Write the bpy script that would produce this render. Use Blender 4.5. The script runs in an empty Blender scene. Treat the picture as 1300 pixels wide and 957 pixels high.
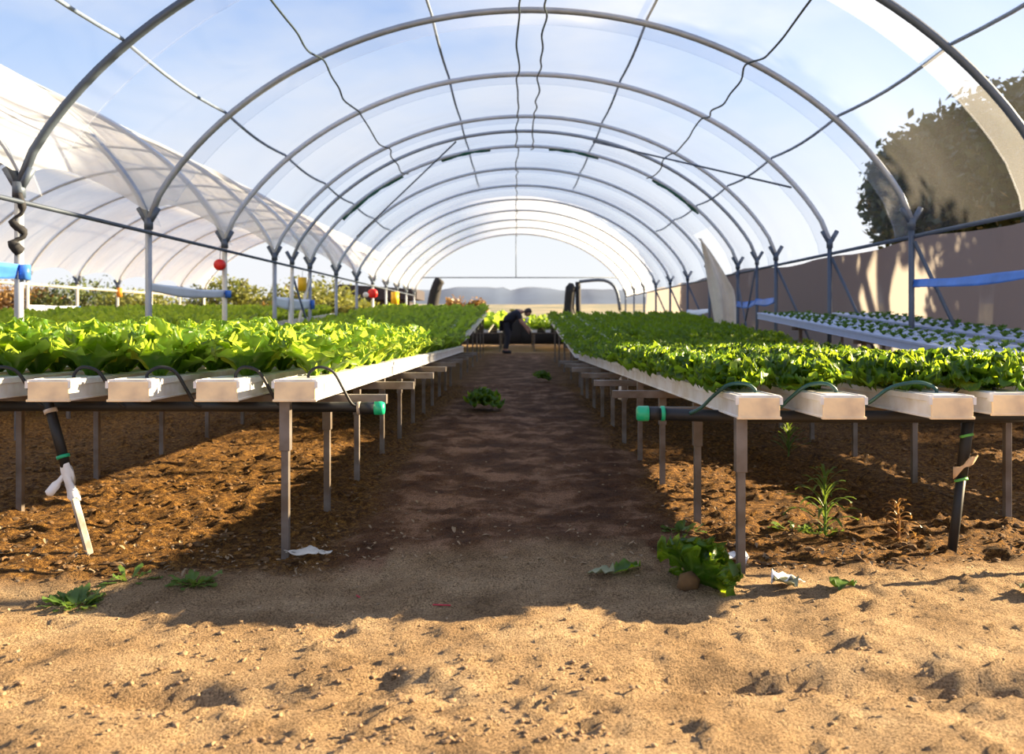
import bpy, math, random
import numpy as np
from mathutils import Vector, Matrix

random.seed(7); RNG = np.random.default_rng(7)
C = bpy.context.scene.collection
F = 1100.0; HZ = 406.0; CX = 655.0; CAMZ = 0.95

# ------------------------------------------------------------------ materials
def mat(name):
    m = bpy.data.materials.new(name); m.use_nodes = True
    nt = m.node_tree; nt.nodes.clear()
    out = nt.nodes.new('ShaderNodeOutputMaterial')
    return m, nt, out
def N(nt, kind, **kw):
    n = nt.nodes.new(kind)
    for k, v in kw.items():
        if k.startswith('i_'):
            n.inputs[k[2:].replace('_', ' ')].default_value = v
        else: setattr(n, k, v)
    return n
def ramp(nt, src, stops):
    r = nt.nodes.new('ShaderNodeValToRGB'); e = r.color_ramp.elements
    e[0].position, e[0].color = stops[0][0], (*stops[0][1], 1)
    e[1].position, e[1].color = stops[-1][0], (*stops[-1][1], 1)
    for p, c in stops[1:-1]:
        x = e.new(p); x.color = (*c, 1)
    nt.links.new(src, r.inputs[0]); return r
def simple(name, col, rough=.5, metal=0., var=.12, scale=6., bump=0., dirt=None, dirt_amt=.5):
    m, nt, out = mat(name); L = nt.links.new
    tc = N(nt, 'ShaderNodeTexCoord'); no = N(nt, 'ShaderNodeTexNoise'); no.inputs['Scale'].default_value = scale; no.inputs['Detail'].default_value = 6
    L(tc.outputs['Object'], no.inputs['Vector'])
    d = dirt or tuple(c * (1 - 2 * var) for c in col)
    r = ramp(nt, no.outputs['Fac'], [(.5 - .25 * (1 if not dirt else dirt_amt), d), (.62, col)])
    b = N(nt, 'ShaderNodeBsdfPrincipled'); b.inputs['Roughness'].default_value = rough; b.inputs['Metallic'].default_value = metal
    L(r.outputs[0], b.inputs['Base Color'])
    if bump:
        bp = N(nt, 'ShaderNodeBump'); bp.inputs['Strength'].default_value = bump; bp.inputs['Distance'].default_value = .01
        n2 = N(nt, 'ShaderNodeTexNoise'); n2.inputs['Scale'].default_value = scale * 8; L(tc.outputs['Object'], n2.inputs['Vector'])
        L(n2.outputs['Fac'], bp.inputs['Height']); L(bp.outputs[0], b.inputs['Normal'])
    L(b.outputs[0], out.inputs[0]); return m
def leafmat(name, dark, light, trans, rib=None, tw=.45, scale=5.):
    m, nt, out = mat(name); L = nt.links.new
    geo = N(nt, 'ShaderNodeNewGeometry'); no = N(nt, 'ShaderNodeTexNoise'); no.inputs['Scale'].default_value = scale; no.inputs['Detail'].default_value = 4
    L(geo.outputs['Position'], no.inputs['Vector'])
    r = ramp(nt, no.outputs['Fac'], [(.35, dark), (.65, light)])
    col = r.outputs[0]
    if rib:
        at = N(nt, 'ShaderNodeAttribute'); at.attribute_name = 'rib'
        mx = N(nt, 'ShaderNodeMix', data_type='RGBA'); L(at.outputs['Fac'], mx.inputs[0]); L(col, mx.inputs[6]); mx.inputs[7].default_value = (*rib, 1)
        col = mx.outputs[2]
    b = N(nt, 'ShaderNodeBsdfPrincipled'); b.inputs['Roughness'].default_value = .42; b.inputs['Specular IOR Level'].default_value = .5
    L(col, b.inputs['Base Color'])
    bp = N(nt, 'ShaderNodeBump'); bp.inputs['Strength'].default_value = .6; bp.inputs['Distance'].default_value = .004
    n2 = N(nt, 'ShaderNodeTexNoise'); n2.inputs['Scale'].default_value = 90; L(geo.outputs['Position'], n2.inputs['Vector']); L(n2.outputs['Fac'], bp.inputs['Height']); L(bp.outputs[0], b.inputs['Normal'])
    t = N(nt, 'ShaderNodeBsdfTranslucent'); t.inputs[0].default_value = (*trans, 1)
    mix = N(nt, 'ShaderNodeMixShader'); mix.inputs[0].default_value = tw
    L(b.outputs[0], mix.inputs[1]); L(t.outputs[0], mix.inputs[2]); L(mix.outputs[0], out.inputs[0]); return m

def film_mat(name, lo, hi, tint, tcol, dcol=(.82, .84, .88)):
    m, nt, out = mat(name); L = nt.links.new
    lw = N(nt, 'ShaderNodeLayerWeight'); lw.inputs['Blend'].default_value = .5
    mr = N(nt, 'ShaderNodeFloatCurve'); cv = mr.mapping.curves[0]
    cv.points[0].location = (0, lo); cv.points[1].location = (1, hi); cv.points.new(.55, lo * 1.4); cv.points.new(.75, lo * 1.5 + .07); cv.points.new(.9, lo + (hi - lo) * .58)
    mr.mapping.update(); L(lw.outputs['Facing'], mr.inputs['Value'])
    tc = N(nt, 'ShaderNodeTexCoord'); mp = N(nt, 'ShaderNodeMapping'); mp.inputs['Scale'].default_value = (.5, 1.2, .5)
    no = N(nt, 'ShaderNodeTexNoise'); no.inputs['Scale'].default_value = 1.3; no.inputs['Detail'].default_value = 7
    L(tc.outputs['Object'], mp.inputs[0]); L(mp.outputs[0], no.inputs['Vector'])
    ma = N(nt, 'ShaderNodeMath', operation='MULTIPLY_ADD'); L(no.outputs['Fac'], ma.inputs[0]); ma.inputs[1].default_value = 1.1; ma.inputs[2].default_value = .45
    ad = N(nt, 'ShaderNodeMath', operation='MULTIPLY', use_clamp=True); L(mr.outputs[0], ad.inputs[0]); L(ma.outputs[0], ad.inputs[1])
    tr = N(nt, 'ShaderNodeBsdfTransparent'); tr.inputs[0].default_value = (*tint, 1)
    tl = N(nt, 'ShaderNodeBsdfTranslucent'); tl.inputs[0].default_value = (*tcol, 1)
    df = N(nt, 'ShaderNodeBsdfDiffuse'); df.inputs[0].default_value = (*dcol, 1)
    m1 = N(nt, 'ShaderNodeMixShader'); m1.inputs[0].default_value = .35; L(tl.outputs[0], m1.inputs[1]); L(df.outputs[0], m1.inputs[2])
    m2 = N(nt, 'ShaderNodeMixShader'); L(ad.outputs[0], m2.inputs[0]); L(tr.outputs[0], m2.inputs[1]); L(m1.outputs[0], m2.inputs[2])
    L(m2.outputs[0], out.inputs[0]); return m

M = {}
M['band'] = film_mat('doubled_film', .10, .85, (.95, .97, 1.), (.95, .96, .99))
M['film'] = film_mat('clear_film', .025, .88, (.93, .96, 1.), (.92, .94, .98))
M['side_film'] = film_mat('hazy_film', .42, .92, (.95, .95, .98), (.9, .86, .78))
M['curtain'] = film_mat('curtain_film', .85, .97, (.9, .9, .95), (.25, .235, .23), (.12, .125, .165))
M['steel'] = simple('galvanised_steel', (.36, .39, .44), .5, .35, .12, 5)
M['glaresteel'] = simple('glare_pale_steel', (.60, .63, .68), .55, .1, .08, 5)  # glare on the farther hoops painted in as a paler steel
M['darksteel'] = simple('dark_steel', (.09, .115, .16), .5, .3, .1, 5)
M['palepipe'] = simple('cream_pipe', (.72, .68, .58), .5, 0, .08, 5)
M['legsteel'] = simple('leg_steel', (.21, .185, .17), .5, .35, .15, 7, dirt=(.13, .10, .075))
M['plastic'] = simple('white_plastic', (.83, .82, .81), .32, 0, .04, 9, dirt=(.62, .55, .46), dirt_amt=.9)
M['cap'] = simple('bounce_tinted_end_plate', (.98, .76, .47), .4, 0, .04, 12, dirt=(.66, .5, .34), dirt_amt=1.)  # warm light bounced off the sand is painted into this colour
M['blueplastic'] = simple('nursery_plastic', (.36, .43, .62), .4, 0, .04, 9)
M['rubber'] = simple('black_rubber', (.010, .011, .013), .55, 0, .1, 9)
M['greenhose'] = simple('green_hose', (.012, .07, .06), .35, 0, .1, 9)
M['greencap'] = simple('green_plastic', (.01, .42, .2), .35, 0, .1, 9)
M['limering'] = simple('green_tie', (.12, .45, .1), .5, 0, .1, 9)
M['blueband'] = simple('blue_tape', (.06, .22, .72), .4, 0, .2, 4)
M['whiteband'] = simple('pale_tape', (.72, .8, .95), .4, 0, .05, 4)
M['red'] = simple('red_plastic', (.75, .015, .012), .4, 0, .1, 9)
M['yellow'] = simple('yellow_card', (.85, .5, .01), .5, 0, .1, 9)
M['orange'] = simple('orange_card', (.9, .35, .03), .5, 0, .1, 9)
M['greennet'] = simple('green_net', (.01, .10, .06), .6, 0, .1, 9)
M['wire'] = simple('dark_wire', (.03, .05, .06), .5, 0, .1, 9)
M['rope'] = simple('grey_rope', (.22, .27, .36), .7, 0, .1, 9)
M['bag'] = simple('white_bag', (.85, .83, .8), .35, 0, .08, 20)
M['grubby'] = simple('grubby_pole', (.55, .5, .44), .6, 0, .2, 14, dirt=(.3, .24, .18))
M['wilt2'] = simple('dirty_plastic', (.55, .52, .46), .5, 0, .2, 14)
M['tag'] = simple('beige_rag', (.7, .48, .28), .8, 0, .1, 20)
M['flap'] = simple('cream_cloth', (.82, .72, .58), .8, 0, .08, 5)
M['black'] = simple('black_net', (.012, .012, .016), .8, 0, .1, 9)
M['shed'] = simple('dark_boards', (.035, .03, .04), .8, 0, .2, 2)
M['butter'] = leafmat('broad_lettuce_leaf', (.017, .066, .004), (.05, .14, .008), (.68, .88, .08), (.36, .44, .15), .5, 7)
M['curly'] = leafmat('curly_lettuce_leaf', (.014, .06, .003), (.042, .12, .005), (.50, .70, .03), (.25, .34, .07), .42, 7)
M['seedling'] = leafmat('seedling_leaf', (.03, .10, .01), (.06, .17, .015), (.2, .32, .03), (.1, .2, .04), .3, 7)
M['weed'] = leafmat('weed_leaf', (.05, .11, .015), (.12, .21, .04), (.22, .32, .04), None, .35, 9)
M['deadweed'] = leafmat('dead_weed', (.22, .11, .04), (.36, .2, .07), (.4, .22, .06), None, .3, 9)
M['wilt'] = leafmat('wilted_leaf', (.25, .27, .14), (.42, .42, .26), (.4, .4, .2), None, .3, 12)
M['treeleaf'] = leafmat('tree_leaf', (.012, .028, .008), (.035, .06, .012), (.08, .12, .02), None, .25, 1.2)
M['bushleaf'] = leafmat('bush_leaf', (.07, .10, .02), (.2, .21, .04), (.25, .26, .04), None, .3, .8)
M['autumnleaf'] = leafmat('autumn_leaf', (.1, .07, .03), (.42, .22, .04), (.4, .22, .04), None, .3, .6)
M['darkbush'] = leafmat('dark_bush_leaf', (.03, .06, .02), (.1, .13, .03), (.15, .18, .03), None, .3, .8)
M['bark'] = simple('bark', (.09, .06, .04), .9, 0, .2, 6, .5)
M['skin'] = simple('skin', (.48, .25, .17), .55, 0, .04, 12)
M['hair'] = simple('hair', (.035, .015, .012), .5, 0, .1, 30)
M['navy'] = simple('navy_cloth', (.02, .022, .035), .85, 0, .1, 12)
M['trouser'] = simple('dark_trouser', (.03, .03, .04), .85, 0, .1, 12)
M['sunlit_back'] = simple('sunlit_yellow', (.55, .45, .08), .8, 0, .1, 12)
M['pinkstring'] = simple('red_string', (.45, .03, .05), .7, 0, .1, 12)
M['stone'] = simple('pale_stone', (.42, .36, .3), .85, 0, .15, 30)

# ground material : zones by object position (sand apron, dark compost under the beds, tan path)
def ground_mat():
    m, nt, out = mat('soil'); L = nt.links.new
    tc = N(nt, 'ShaderNodeTexCoord')
    at = N(nt, 'ShaderNodeAttribute'); at.attribute_name = 'zone'      # r: sand  g: compost
    sep = N(nt, 'ShaderNodeSeparateColor'); L(at.outputs['Color'], sep.inputs[0])
    def nz(s, det=8, rough=.65):
        n = N(nt, 'ShaderNodeTexNoise'); n.inputs['Scale'].default_value = s; n.inputs['Detail'].default_value = det; n.inputs['Roughness'].default_value = rough
        L(tc.outputs['Object'], n.inputs['Vector']); return n.outputs['Fac']
    a = nz(3); b = nz(38); c = nz(160, 4, .7)
    path = ramp(nt, a, [(.38, (.075, .032, .012)), (.5, (.14, .066, .028)), (.60, (.31, .175, .10))])
    comp = ramp(nt, b, [(.3, (.016, .007, .002)), (.48, (.125, .057, .011)), (.68, (.36, .185, .042))])
    sand = ramp(nt, a, [(.3, (.22, .14, .07)), (.5, (.37, .25, .135)), (.7, (.50, .36, .21))])
    m1 = N(nt, 'ShaderNodeMix', data_type='RGBA'); L(sep.outputs[1], m1.inputs[0]); L(path.outputs[0], m1.inputs[6]); L(comp.outputs[0], m1.inputs[7])
    m2 = N(nt, 'ShaderNodeMix', data_type='RGBA'); L(sep.outputs[0], m2.inputs[0]); L(m1.outputs[2], m2.inputs[6]); L(sand.outputs[0], m2.inputs[7])
    sp = ramp(nt, c, [(.37, (.38, .33, .29)), (.5, (.98, .98, .98)), (.64, (1.55, 1.5, 1.45))])
    m3 = N(nt, 'ShaderNodeMix', data_type='RGBA', blend_type='MULTIPLY'); m3.inputs[0].default_value = 1; L(m2.outputs[2], m3.inputs[6]); L(sp.outputs[0], m3.inputs[7])
    bs = N(nt, 'ShaderNodeBsdfPrincipled'); bs.inputs['Roughness'].default_value = .9; bs.inputs['Specular IOR Level'].default_value = .2
    L(m3.outputs[2], bs.inputs['Base Color'])
    bp = N(nt, 'ShaderNodeBump'); bp.inputs['Strength'].default_value = 1.; bp.inputs['Distance'].default_value = .02
    ad = N(nt, 'ShaderNodeMath', operation='ADD'); L(b, ad.inputs[0]); L(c, ad.inputs[1]); L(ad.outputs[0], bp.inputs['Height']); L(bp.outputs[0], bs.inputs['Normal'])
    L(bs.outputs[0], out.inputs[0]); return m
M['soil'] = ground_mat()
def field_mat():
    m, nt, out = mat('far_field'); L = nt.links.new
    tc = N(nt, 'ShaderNodeTexCoord'); mp = N(nt, 'ShaderNodeMapping'); mp.inputs['Scale'].default_value = (.03, .02, .1)
    L(tc.outputs['Object'], mp.inputs[0]); n = N(nt, 'ShaderNodeTexNoise'); n.inputs['Scale'].default_value = 1.6; n.inputs['Detail'].default_value = 6
    L(mp.outputs[0], n.inputs['Vector'])
    r = ramp(nt, n.outputs['Fac'], [(.40, (.08, .09, .06)), (.47, (.17, .16, .11)), (.53, (.30, .24, .14)), (.60, (.12, .13, .09))])
    b = N(nt, 'ShaderNodeBsdfPrincipled'); b.inputs['Roughness'].default_value = 1; L(r.outputs[0], b.inputs['Base Color']); L(b.outputs[0], out.inputs[0]); return m
M['field'] = field_mat()
M['ridge'] = simple('haze_tinted_ridge', (.08, .12, .2), 1., 0, .2, .02)  # distance haze painted into the blue base colour

# ------------------------------------------------------------------ mesh helpers
class MB:
    def __init__(s): s.v = []; s.f = []; s.n = 0
    def add(s, v, f):
        v = np.asarray(v, float).reshape(-1, 3); s.v.append(v); s.f += [tuple(int(i) + s.n for i in q) for q in f]; s.n += len(v)
    def box(s, x0, x1, y0, y1, z0, z1, slope=0.):
        v = [(x, y, z + slope * (y - y0)) for z in (z0, z1) for y in (y0, y1) for x in (x0, x1)]
        s.add(v, [(0, 2, 3, 1), (4, 5, 7, 6), (0, 1, 5, 4), (2, 6, 7, 3), (0, 4, 6, 2), (1, 3, 7, 5)])
    def tube(s, pts, r, seg=8, smooth=0, cap=True):
        P = [Vector(p) for p in pts]
        if smooth and len(P) > 2:
            Q = []
            for i in range(len(P) - 1):
                a = P[max(i - 1, 0)]; b = P[i]; c = P[i + 1]; d = P[min(i + 2, len(P) - 1)]
                for k in range(smooth):
                    t = k / smooth
                    Q.append(.5 * ((2 * b) + (c - a) * t + (2 * a - 5 * b + 4 * c - d) * t * t + (3 * b - a - 3 * c + d) * t ** 3))
            Q.append(P[-1])
            if hasattr(r, '__len__'):
                r = [r[min(int(i / smooth), len(r) - 1)] for i in range(len(Q))]
            P = Q
        n = len(P); R = r if hasattr(r, '__len__') else [r] * n
        t = (P[1] - P[0]).normalized(); up = Vector((0, 0, 1)) if abs(t.z) < .9 else Vector((1, 0, 0))
        u = t.cross(up).normalized(); vs = []
        for i in range(n):
            t2 = (P[min(i + 1, n - 1)] - P[max(i - 1, 0)]).normalized()
            u = (u - t2 * u.dot(t2)).normalized(); w = t2.cross(u)
            for k in range(seg):
                a = 2 * math.pi * k / seg; vs.append(P[i] + (u * math.cos(a) + w * math.sin(a)) * R[i])
        fs = [(i * seg + k, i * seg + (k + 1) % seg, (i + 1) * seg + (k + 1) % seg, (i + 1) * seg + k) for i in range(n - 1) for k in range(seg)]
        if cap: fs += [tuple(range(seg))[::-1], tuple(range((n - 1) * seg, n * seg))]
        s.add(vs, fs); return s
    def grid(s, V):                     # V: (nu, nv, 3)
        V = np.asarray(V); nu, nv = V.shape[:2]
        f = [(i * nv + j, (i + 1) * nv + j, (i + 1) * nv + j + 1, i * nv + j + 1) for i in range(nu - 1) for j in range(nv - 1)]
        s.add(V.reshape(-1, 3), f)
    def mesh(s, name, m, smooth=False):
        me = bpy.data.meshes.new(name); V = np.concatenate(s.v) if s.v else np.zeros((0, 3))
        me.from_pydata(V.tolist(), [], s.f); me.materials.append(m)
        if smooth: me.polygons.foreach_set('use_smooth', [True] * len(me.polygons))
        me.update(); return me
def link(name, me, parent=None, loc=(0, 0, 0)):
    o = bpy.data.objects.new(name, me); C.objects.link(o); o.location = loc
    if parent: o.parent = parent
    return o
def obj(name, mb, m, parent=None, loc=(0, 0, 0), smooth=False): return link(name, mb.mesh(name, m, smooth), parent, loc)
def tag(o, label, cat, group=None, kind=None):
    o['label'] = label; o['category'] = cat
    if group: o['group'] = group
    if kind: o['kind'] = kind
    return o
def thing(name, label, cat, loc=(0, 0, 0), group=None):
    o = bpy.data.objects.new(name, None); C.objects.link(o); o.location = loc; o.empty_display_size = .1
    return tag(o, label, cat, group)
def struct(o): o['kind'] = 'structure'; return o
ORD = ['first', 'second', 'third', 'fourth', 'fifth', 'sixth', 'seventh', 'eighth', 'ninth', 'tenth', 'eleventh', 'twelfth', 'thirteenth']
def bevel(o, w=.003, seg=2):
    b = o.modifiers.new('bevel', 'BEVEL'); b.width = w; b.segments = seg; b.limit_method = 'ANGLE'; return o

# value noise (numpy)
def vnoise(x, y, seed=0):
    xi = np.floor(x).astype(np.int64); yi = np.floor(y).astype(np.int64); fx = x - xi; fy = y - yi
    fx = fx * fx * (3 - 2 * fx); fy = fy * fy * (3 - 2 * fy)
    def h(a, b):
        n = (a * 374761393 + b * 668265263 + seed * 1442695) & 0x7fffffff
        n = ((n ^ (n >> 13)) * 1274126177) & 0x7fffffff
        return ((n ^ (n >> 16)) & 0xffff) / 65535.
    return (h(xi, yi) * (1 - fx) + h(xi + 1, yi) * fx) * (1 - fy) + (h(xi, yi + 1) * (1 - fx) + h(xi + 1, yi + 1) * fx) * fy
def fbm(x, y, sc, oct=4, seed=0):
    s = 0; a = 1; t = 0
    for i in range(oct):
        s = s + a * vnoise(x * sc * 2 ** i + 13.7 * i, y * sc * 2 ** i + 7.1 * i, seed + i); t += a; a *= .5
    return s / t - .5
def sstep(a, b, x): t = np.clip((x - a) / (b - a), 0, 1); return t * t * (3 - 2 * t)

# ------------------------------------------------------------------ ground
def zones(X, Y):
    w = fbm(X, Y, 1.5, 3, 5)
    front = 3.28 + .25 * np.sin(X * 1.1 + .6) * .5 + w * .45 - .1 * (X > .8) + np.where((X > -.5) & (X < .55), .25, 0)
    sand = 1 - sstep(-.12, .12, Y - front)
    ax = np.abs(X + .05 * np.sin(Y)) + w * .35
    comp = sstep(.62, .85, ax) * (1 - sand)
    return sand, comp
def ground_z(X, Y):
    X = np.asarray(X, float); Y = np.asarray(Y, float)
    sand, comp = zones(X, Y)
    z = fbm(X, Y, .8, 3, 1) * .05
    z = z + comp * (fbm(X, Y, 9, 5, 2) * .06 + np.maximum(fbm(X, Y, 22, 3, 9) - .08, 0) * .10)
    z = z + (1 - comp) * (1 - sand) * (fbm(X, Y, 5, 5, 3) * .05 + np.clip(fbm(X, Y, 24, 3, 33) - .05, 0, .3) * .05 + .012)
    rut = np.exp(-((Y - 2.28 - .05 * np.sin(2 * X)) / .07) ** 2) * np.maximum(fbm(X, Y * .5, 2.2, 3, 12) + .12, 0) * .12
    z = z + sand * (fbm(X, Y, 4, 5, 4) * .035 + fbm(X, Y, 30, 3, 14) * .008 - rut * 1.6 - np.clip(fbm(X * .6, Y, 9, 5, 8) - .12, 0, .2) * .10 + np.clip(fbm(X, Y * 1.4, 34, 4, 31) - .08, 0, .2) * .08)
    return z
def make_ground():
    mb = MB(); zs = []
    xs = np.arange(-5.2, 5.4001, .024); ys = np.concatenate([np.arange(1.3, 5.2, .018), np.arange(5.2, 13.001, .05)])
    X, Y = np.meshgrid(xs, ys, indexing='ij'); Z = ground_z(X, Y)
    edge = np.minimum.reduce([sstep(-5.2, -4.9, X), 1 - sstep(5.1, 5.4, X), 1 - sstep(12.6, 13., Y), sstep(1.3, 1.5, Y)])
    Z = Z * edge
    V = np.stack([X, Y, Z], -1); mb.grid(V)
    me = mb.mesh('soil_floor', M['soil'], True)
    sand, comp = zones(X, Y); col = np.stack([sand, comp, sand * 0, sand * 0 + 1], -1).reshape(-1)
    a = me.color_attributes.new('zone', 'FLOAT_COLOR', 'POINT'); a.data.foreach_set('color', col.astype(np.float32))
    struct(link('floor', me))
    # outlying ground around it
    mb = MB(); xs = np.unique(np.concatenate([np.arange(-60, 60.1, 4.), [-5.2, 5.4], np.arange(-5, 5.3, .5)]))
    ys = np.unique(np.concatenate([np.arange(-12, 60.1, 3.), [1.3, 13.], np.arange(13, 34, .5)]))
    X, Y = np.meshgrid(xs, ys, indexing='ij')
    Zb = np.zeros_like(X); far = sstep(34, 60, Y); Zb = Zb - far * .2
    Zb = Zb + np.where((Y > 13.2), fbm(X, Y, 1.5, 3, 6) * .05, 0)
    nu, nv = X.shape; V = np.stack([X, Y, Zb], -1).reshape(-1, 3); fs = []
    for i in range(nu - 1):
        for j in range(nv - 1):
            cx = (xs[i] + xs[i + 1]) / 2; cy = (ys[j] + ys[j + 1]) / 2
            if -5.2 < cx < 5.4 and 1.3 < cy < 13.: continue
            fs.append((i * nv + j, (i + 1) * nv + j, (i + 1) * nv + j + 1, i * nv + j + 1))
    mb.add(V, fs); me = mb.mesh('outer', M['soil'], True)
    sand, comp = zones(X, Y); comp = comp * (np.abs(X) < 9); 
    sand = np.where(Y > 24.6, .8, sand)
    a = me.color_attributes.new('zone', 'FLOAT_COLOR', 'POINT'); a.data.foreach_set('color', np.stack([sand, comp, sand * 0, sand * 0 + 1], -1).reshape(-1).astype(np.float32))
    struct(link('ground', me))
    # far fields rising to a wooded ridge
    mb = MB(); xs = np.arange(-900, 901, 30.); ys = np.array([55, 75, 100, 140, 190, 250, 320, 400, 500, 600.])
    X, Y = np.meshgrid(xs, ys, indexing='ij'); Z = -.3 + np.clip((Y - 60) / 540, 0, 1) * (12.5 + 5 * fbm(X, Y, .004, 3, 3)) 
    mb.grid(np.stack([X, Y, Z], -1)); struct(obj('ground_field', mb, M['field'], smooth=True))
    mb = MB(); xs = np.arange(-1000, 1001, 6.); rows = []
    top = 23 + 8 * fbm(xs, xs * 0, .006, 3, 2) + 5 * fbm(xs, xs * 0, .09, 3, 21) - 8 * sstep(-60, -140, xs)
    for y, k in ((560, 0.), (590, .62), (620, .9), (680, 1.), (760, .5)):
        rows.append(np.stack([xs, xs * 0 + y, np.maximum(9, top * k + 2.2 * fbm(xs, xs * 0 + y, .12, 3, int(y)))], -1))
    mb.grid(np.stack(rows, 1)); struct(obj('ground_ridge', mb, M['ridge'], smooth=True))
make_ground()

# ------------------------------------------------------------------ tunnels
HOOP_Y = [6.8 + 2.4 * i for i in range(12)]
HOOP_ALL = [4.4] + HOOP_Y
POST_Z = 2.0; RISE = 2.24
def arc(u, hw):                        # u in -1..1 by angle -> (dx, z)
    R = (hw * hw + RISE * RISE) / (2 * RISE); th = math.asin(min(1, hw / R))
    a = u * th; dx = R * math.sin(a); zc = R * math.cos(a) - (R - RISE)
    ze = RISE * math.sqrt(max(0, 1 - (dx / hw) ** 2))
    return dx, POST_Z + zc + .3 * (ze - zc)
TUN = [('main', -3.9, 4.2), ('side', -11.95, -3.9)]
def hoop_pts(xl, xr, n=48, dr=0.):
    xc = (xl + xr) / 2; hw = (xr - xl) / 2; pts = []
    for i in range(n + 1):
        dx, z = arc(-1 + 2 * i / n, hw); pts.append((xc + dx * (1 - dr / hw), z - dr * .8))
    return pts
for tn, xl, xr in TUN:
    for k, y in enumerate(HOOP_ALL):
        k -= 1
        mb = MB(); P = hoop_pts(xl, xr)
        green = (tn == 'main' and k == 4)
        mb.tube([(x, y, z) for x, z in P], .036 if k < 3 else .032, 8)
        o = obj('tunnel_hoop', mb, M['darksteel'] if k < 1 else M['steel'] if k < 2 else M['glaresteel'], smooth=True)
        where = 'spanning the lettuce house' if tn == 'main' else 'of the neighbouring house on the left'
        tag(o, f'arched grey steel hoop {where}, {ORD[k] + " from front" if k >= 0 else "nearest the viewer"}', 'hoop', 'tunnel hoops')
        if green:
            mb = MB(); Q = hoop_pts(xl, xr, 60, .045)
            for a, b in ((6, 16), (20, 27), (33, 40), (46, 54)):
                mb = MB(); mb.tube([(Q[i][0], y + .03 * math.sin(i), Q[i][1]) for i in range(a, b)], [.012 + .022 * abs(math.sin(i * 1.3)) for i in range(a, b)], 6)
                g = obj('net_wrap', mb, M['greennet'], o, smooth=True); g['label'] = 'dark green net bunched along the hoop'
# extra close pair at the green hoop
mb = MB(); mb.tube([(x, 15.1, z) for x, z in hoop_pts(-3.9, 4.2)], .03, 8)
tag(obj('tunnel_hoop', mb, M['steel'], smooth=True), 'extra steel hoop set close in front of the green-netted hoop', 'hoop', 'tunnel hoops')

def cover(xl, xr, y0, y1, name, right_drop, holes=None):
    """film sheet over hoops y0..y1, slack between hoops, scalloped at the valley edges"""
    xc = (xl + xr) / 2; hw = (xr - xl) / 2; nu = 64; step = .3
    ys = np.arange(y0, y1 + .01, step); V = []
    for y in ys:
        fr = ((y - 6.8) / 2.4) % 1.; sg = math.sin(math.pi * fr)
        row = []
        for i in range(nu + 1):
            u = -1 + 2 * i / nu; uu = u * (1 - .045 * sg * (1 if (u < 0 or not right_drop) else 0) - .004)
            dx, z = arc(uu, hw); r = 1 + (.040 - .06 * sg + .02 * math.sin(u * 9 + y)) / 4.
            row.append((xc + dx * r, y, POST_Z - .4 + (z - POST_Z + .4) * r))
        if right_drop:
            x_, _, z_ = row[-1]; row += [(x_ + .03, y, 1.93), (x_ + .035, y, 1.85)]
        V.append(row)
    V = np.array(V); mb = MB(); a, b = V.shape[:2]; fs = []
    for i in range(a - 1):
        for j in range(b - 1):
            if holes and holes(V[i, j]): continue
            fs.append((i * b + j, (i + 1) * b + j, (i + 1) * b + j + 1, i * b + j + 1))
    mb.add(V.reshape(-1, 3), fs); return mb
hole = lambda p: 16.5 < p[1] < 18.2 and p[0] > 3.35 and p[2] < 2.75
film = obj('film_cover', cover(-3.9, 4.2, 4.3, 33.3, 'film', True, hole), M['film'], smooth=True)
tag(film, 'clear plastic film stretched over the arched hoops of the lettuce house', 'tunnel cover')
side_film = obj('film_cover', cover(-11.95, -3.9, 4.3, 33.3, 'film', False), M['side_film'], smooth=True)
tag(side_film, 'cream hazy plastic film over the neighbouring house on the left', 'tunnel cover')
for tn, xl, xr in TUN:                       # doubled film where two sheets overlap, just behind each hoop
    for k, y in enumerate(HOOP_ALL[:-1]):
        mb = MB(); rows = []
        for yy in (y + .03, y + .2, y + .38):
            P = hoop_pts(xl, xr, 48, .012 + .03 * math.sin((yy - y) * 1.3)); rows.append([(x, yy, z) for x, z in P[1:]] + ([(P[-1][0] + .02, yy, 1.86)] if tn == 'main' else []))
        mb.grid(np.array(rows)); mb.tube([(p[0], y + .385, p[2] - .004) for p in rows[-1]], .006, 5, cap=False)
        obj('overlap_band', mb, M['band'], film if tn == 'main' else side_film, smooth=True)

def post(x, y, label, zt=POST_Z, r=.034, m='steel', base=-.05):
    t = thing('support_post', label, 'post', (x, y, 0), 'tunnel posts')
    mb = MB(); mb.tube([(0, 0, base), (0, 0, zt)], r, 10); obj('pole', mb, M[m], t, smooth=True)
    mb = MB(); mb.tube([(0, 0, zt - .09), (0, 0, zt + .03)], r * 1.45, 8)
    mb.tube([(0, 0, zt - .03), (-.10, 0, zt + .14)], r * 1.05, 8); mb.tube([(0, 0, zt - .03), (.10, 0, zt + .14)], r * 1.05, 8)
    obj('bracket', mb, M['darksteel'], t, smooth=True); return t
for k, y in enumerate(HOOP_Y):
    m = 'darksteel' if k < 2 else 'palepipe' if k in (2, 3, 4) else 'steel'
    t = post(-3.9, y, f'post between the two tunnels, {ORD[k]} from the front', m='steel' if k != 2 else 'palepipe')
    if k == 0:
        mb = MB(); mb.tube([(.01, -.03, 1.94), (.04, -.02, 1.8), (-.03, -.03, 1.72), (.045, .0, 1.62), (-.02, -.04, 1.55), (.03, -.02, 1.47)], [.03, .015, .035, .02, .045, .012], 7, 5)
        g = obj('strap', mb, M['black'], t, smooth=True); g['label'] = 'black cloth ties knotted round the post top'
    post(4.2, y, f'post along the right side of the tunnel, {ORD[k]} from the front', m='darksteel', r=.03)
    if k >= 2: post(-11.95, y, f'cream post on the far left row, {ORD[k]} from the front', m='palepipe', r=.04)
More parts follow.
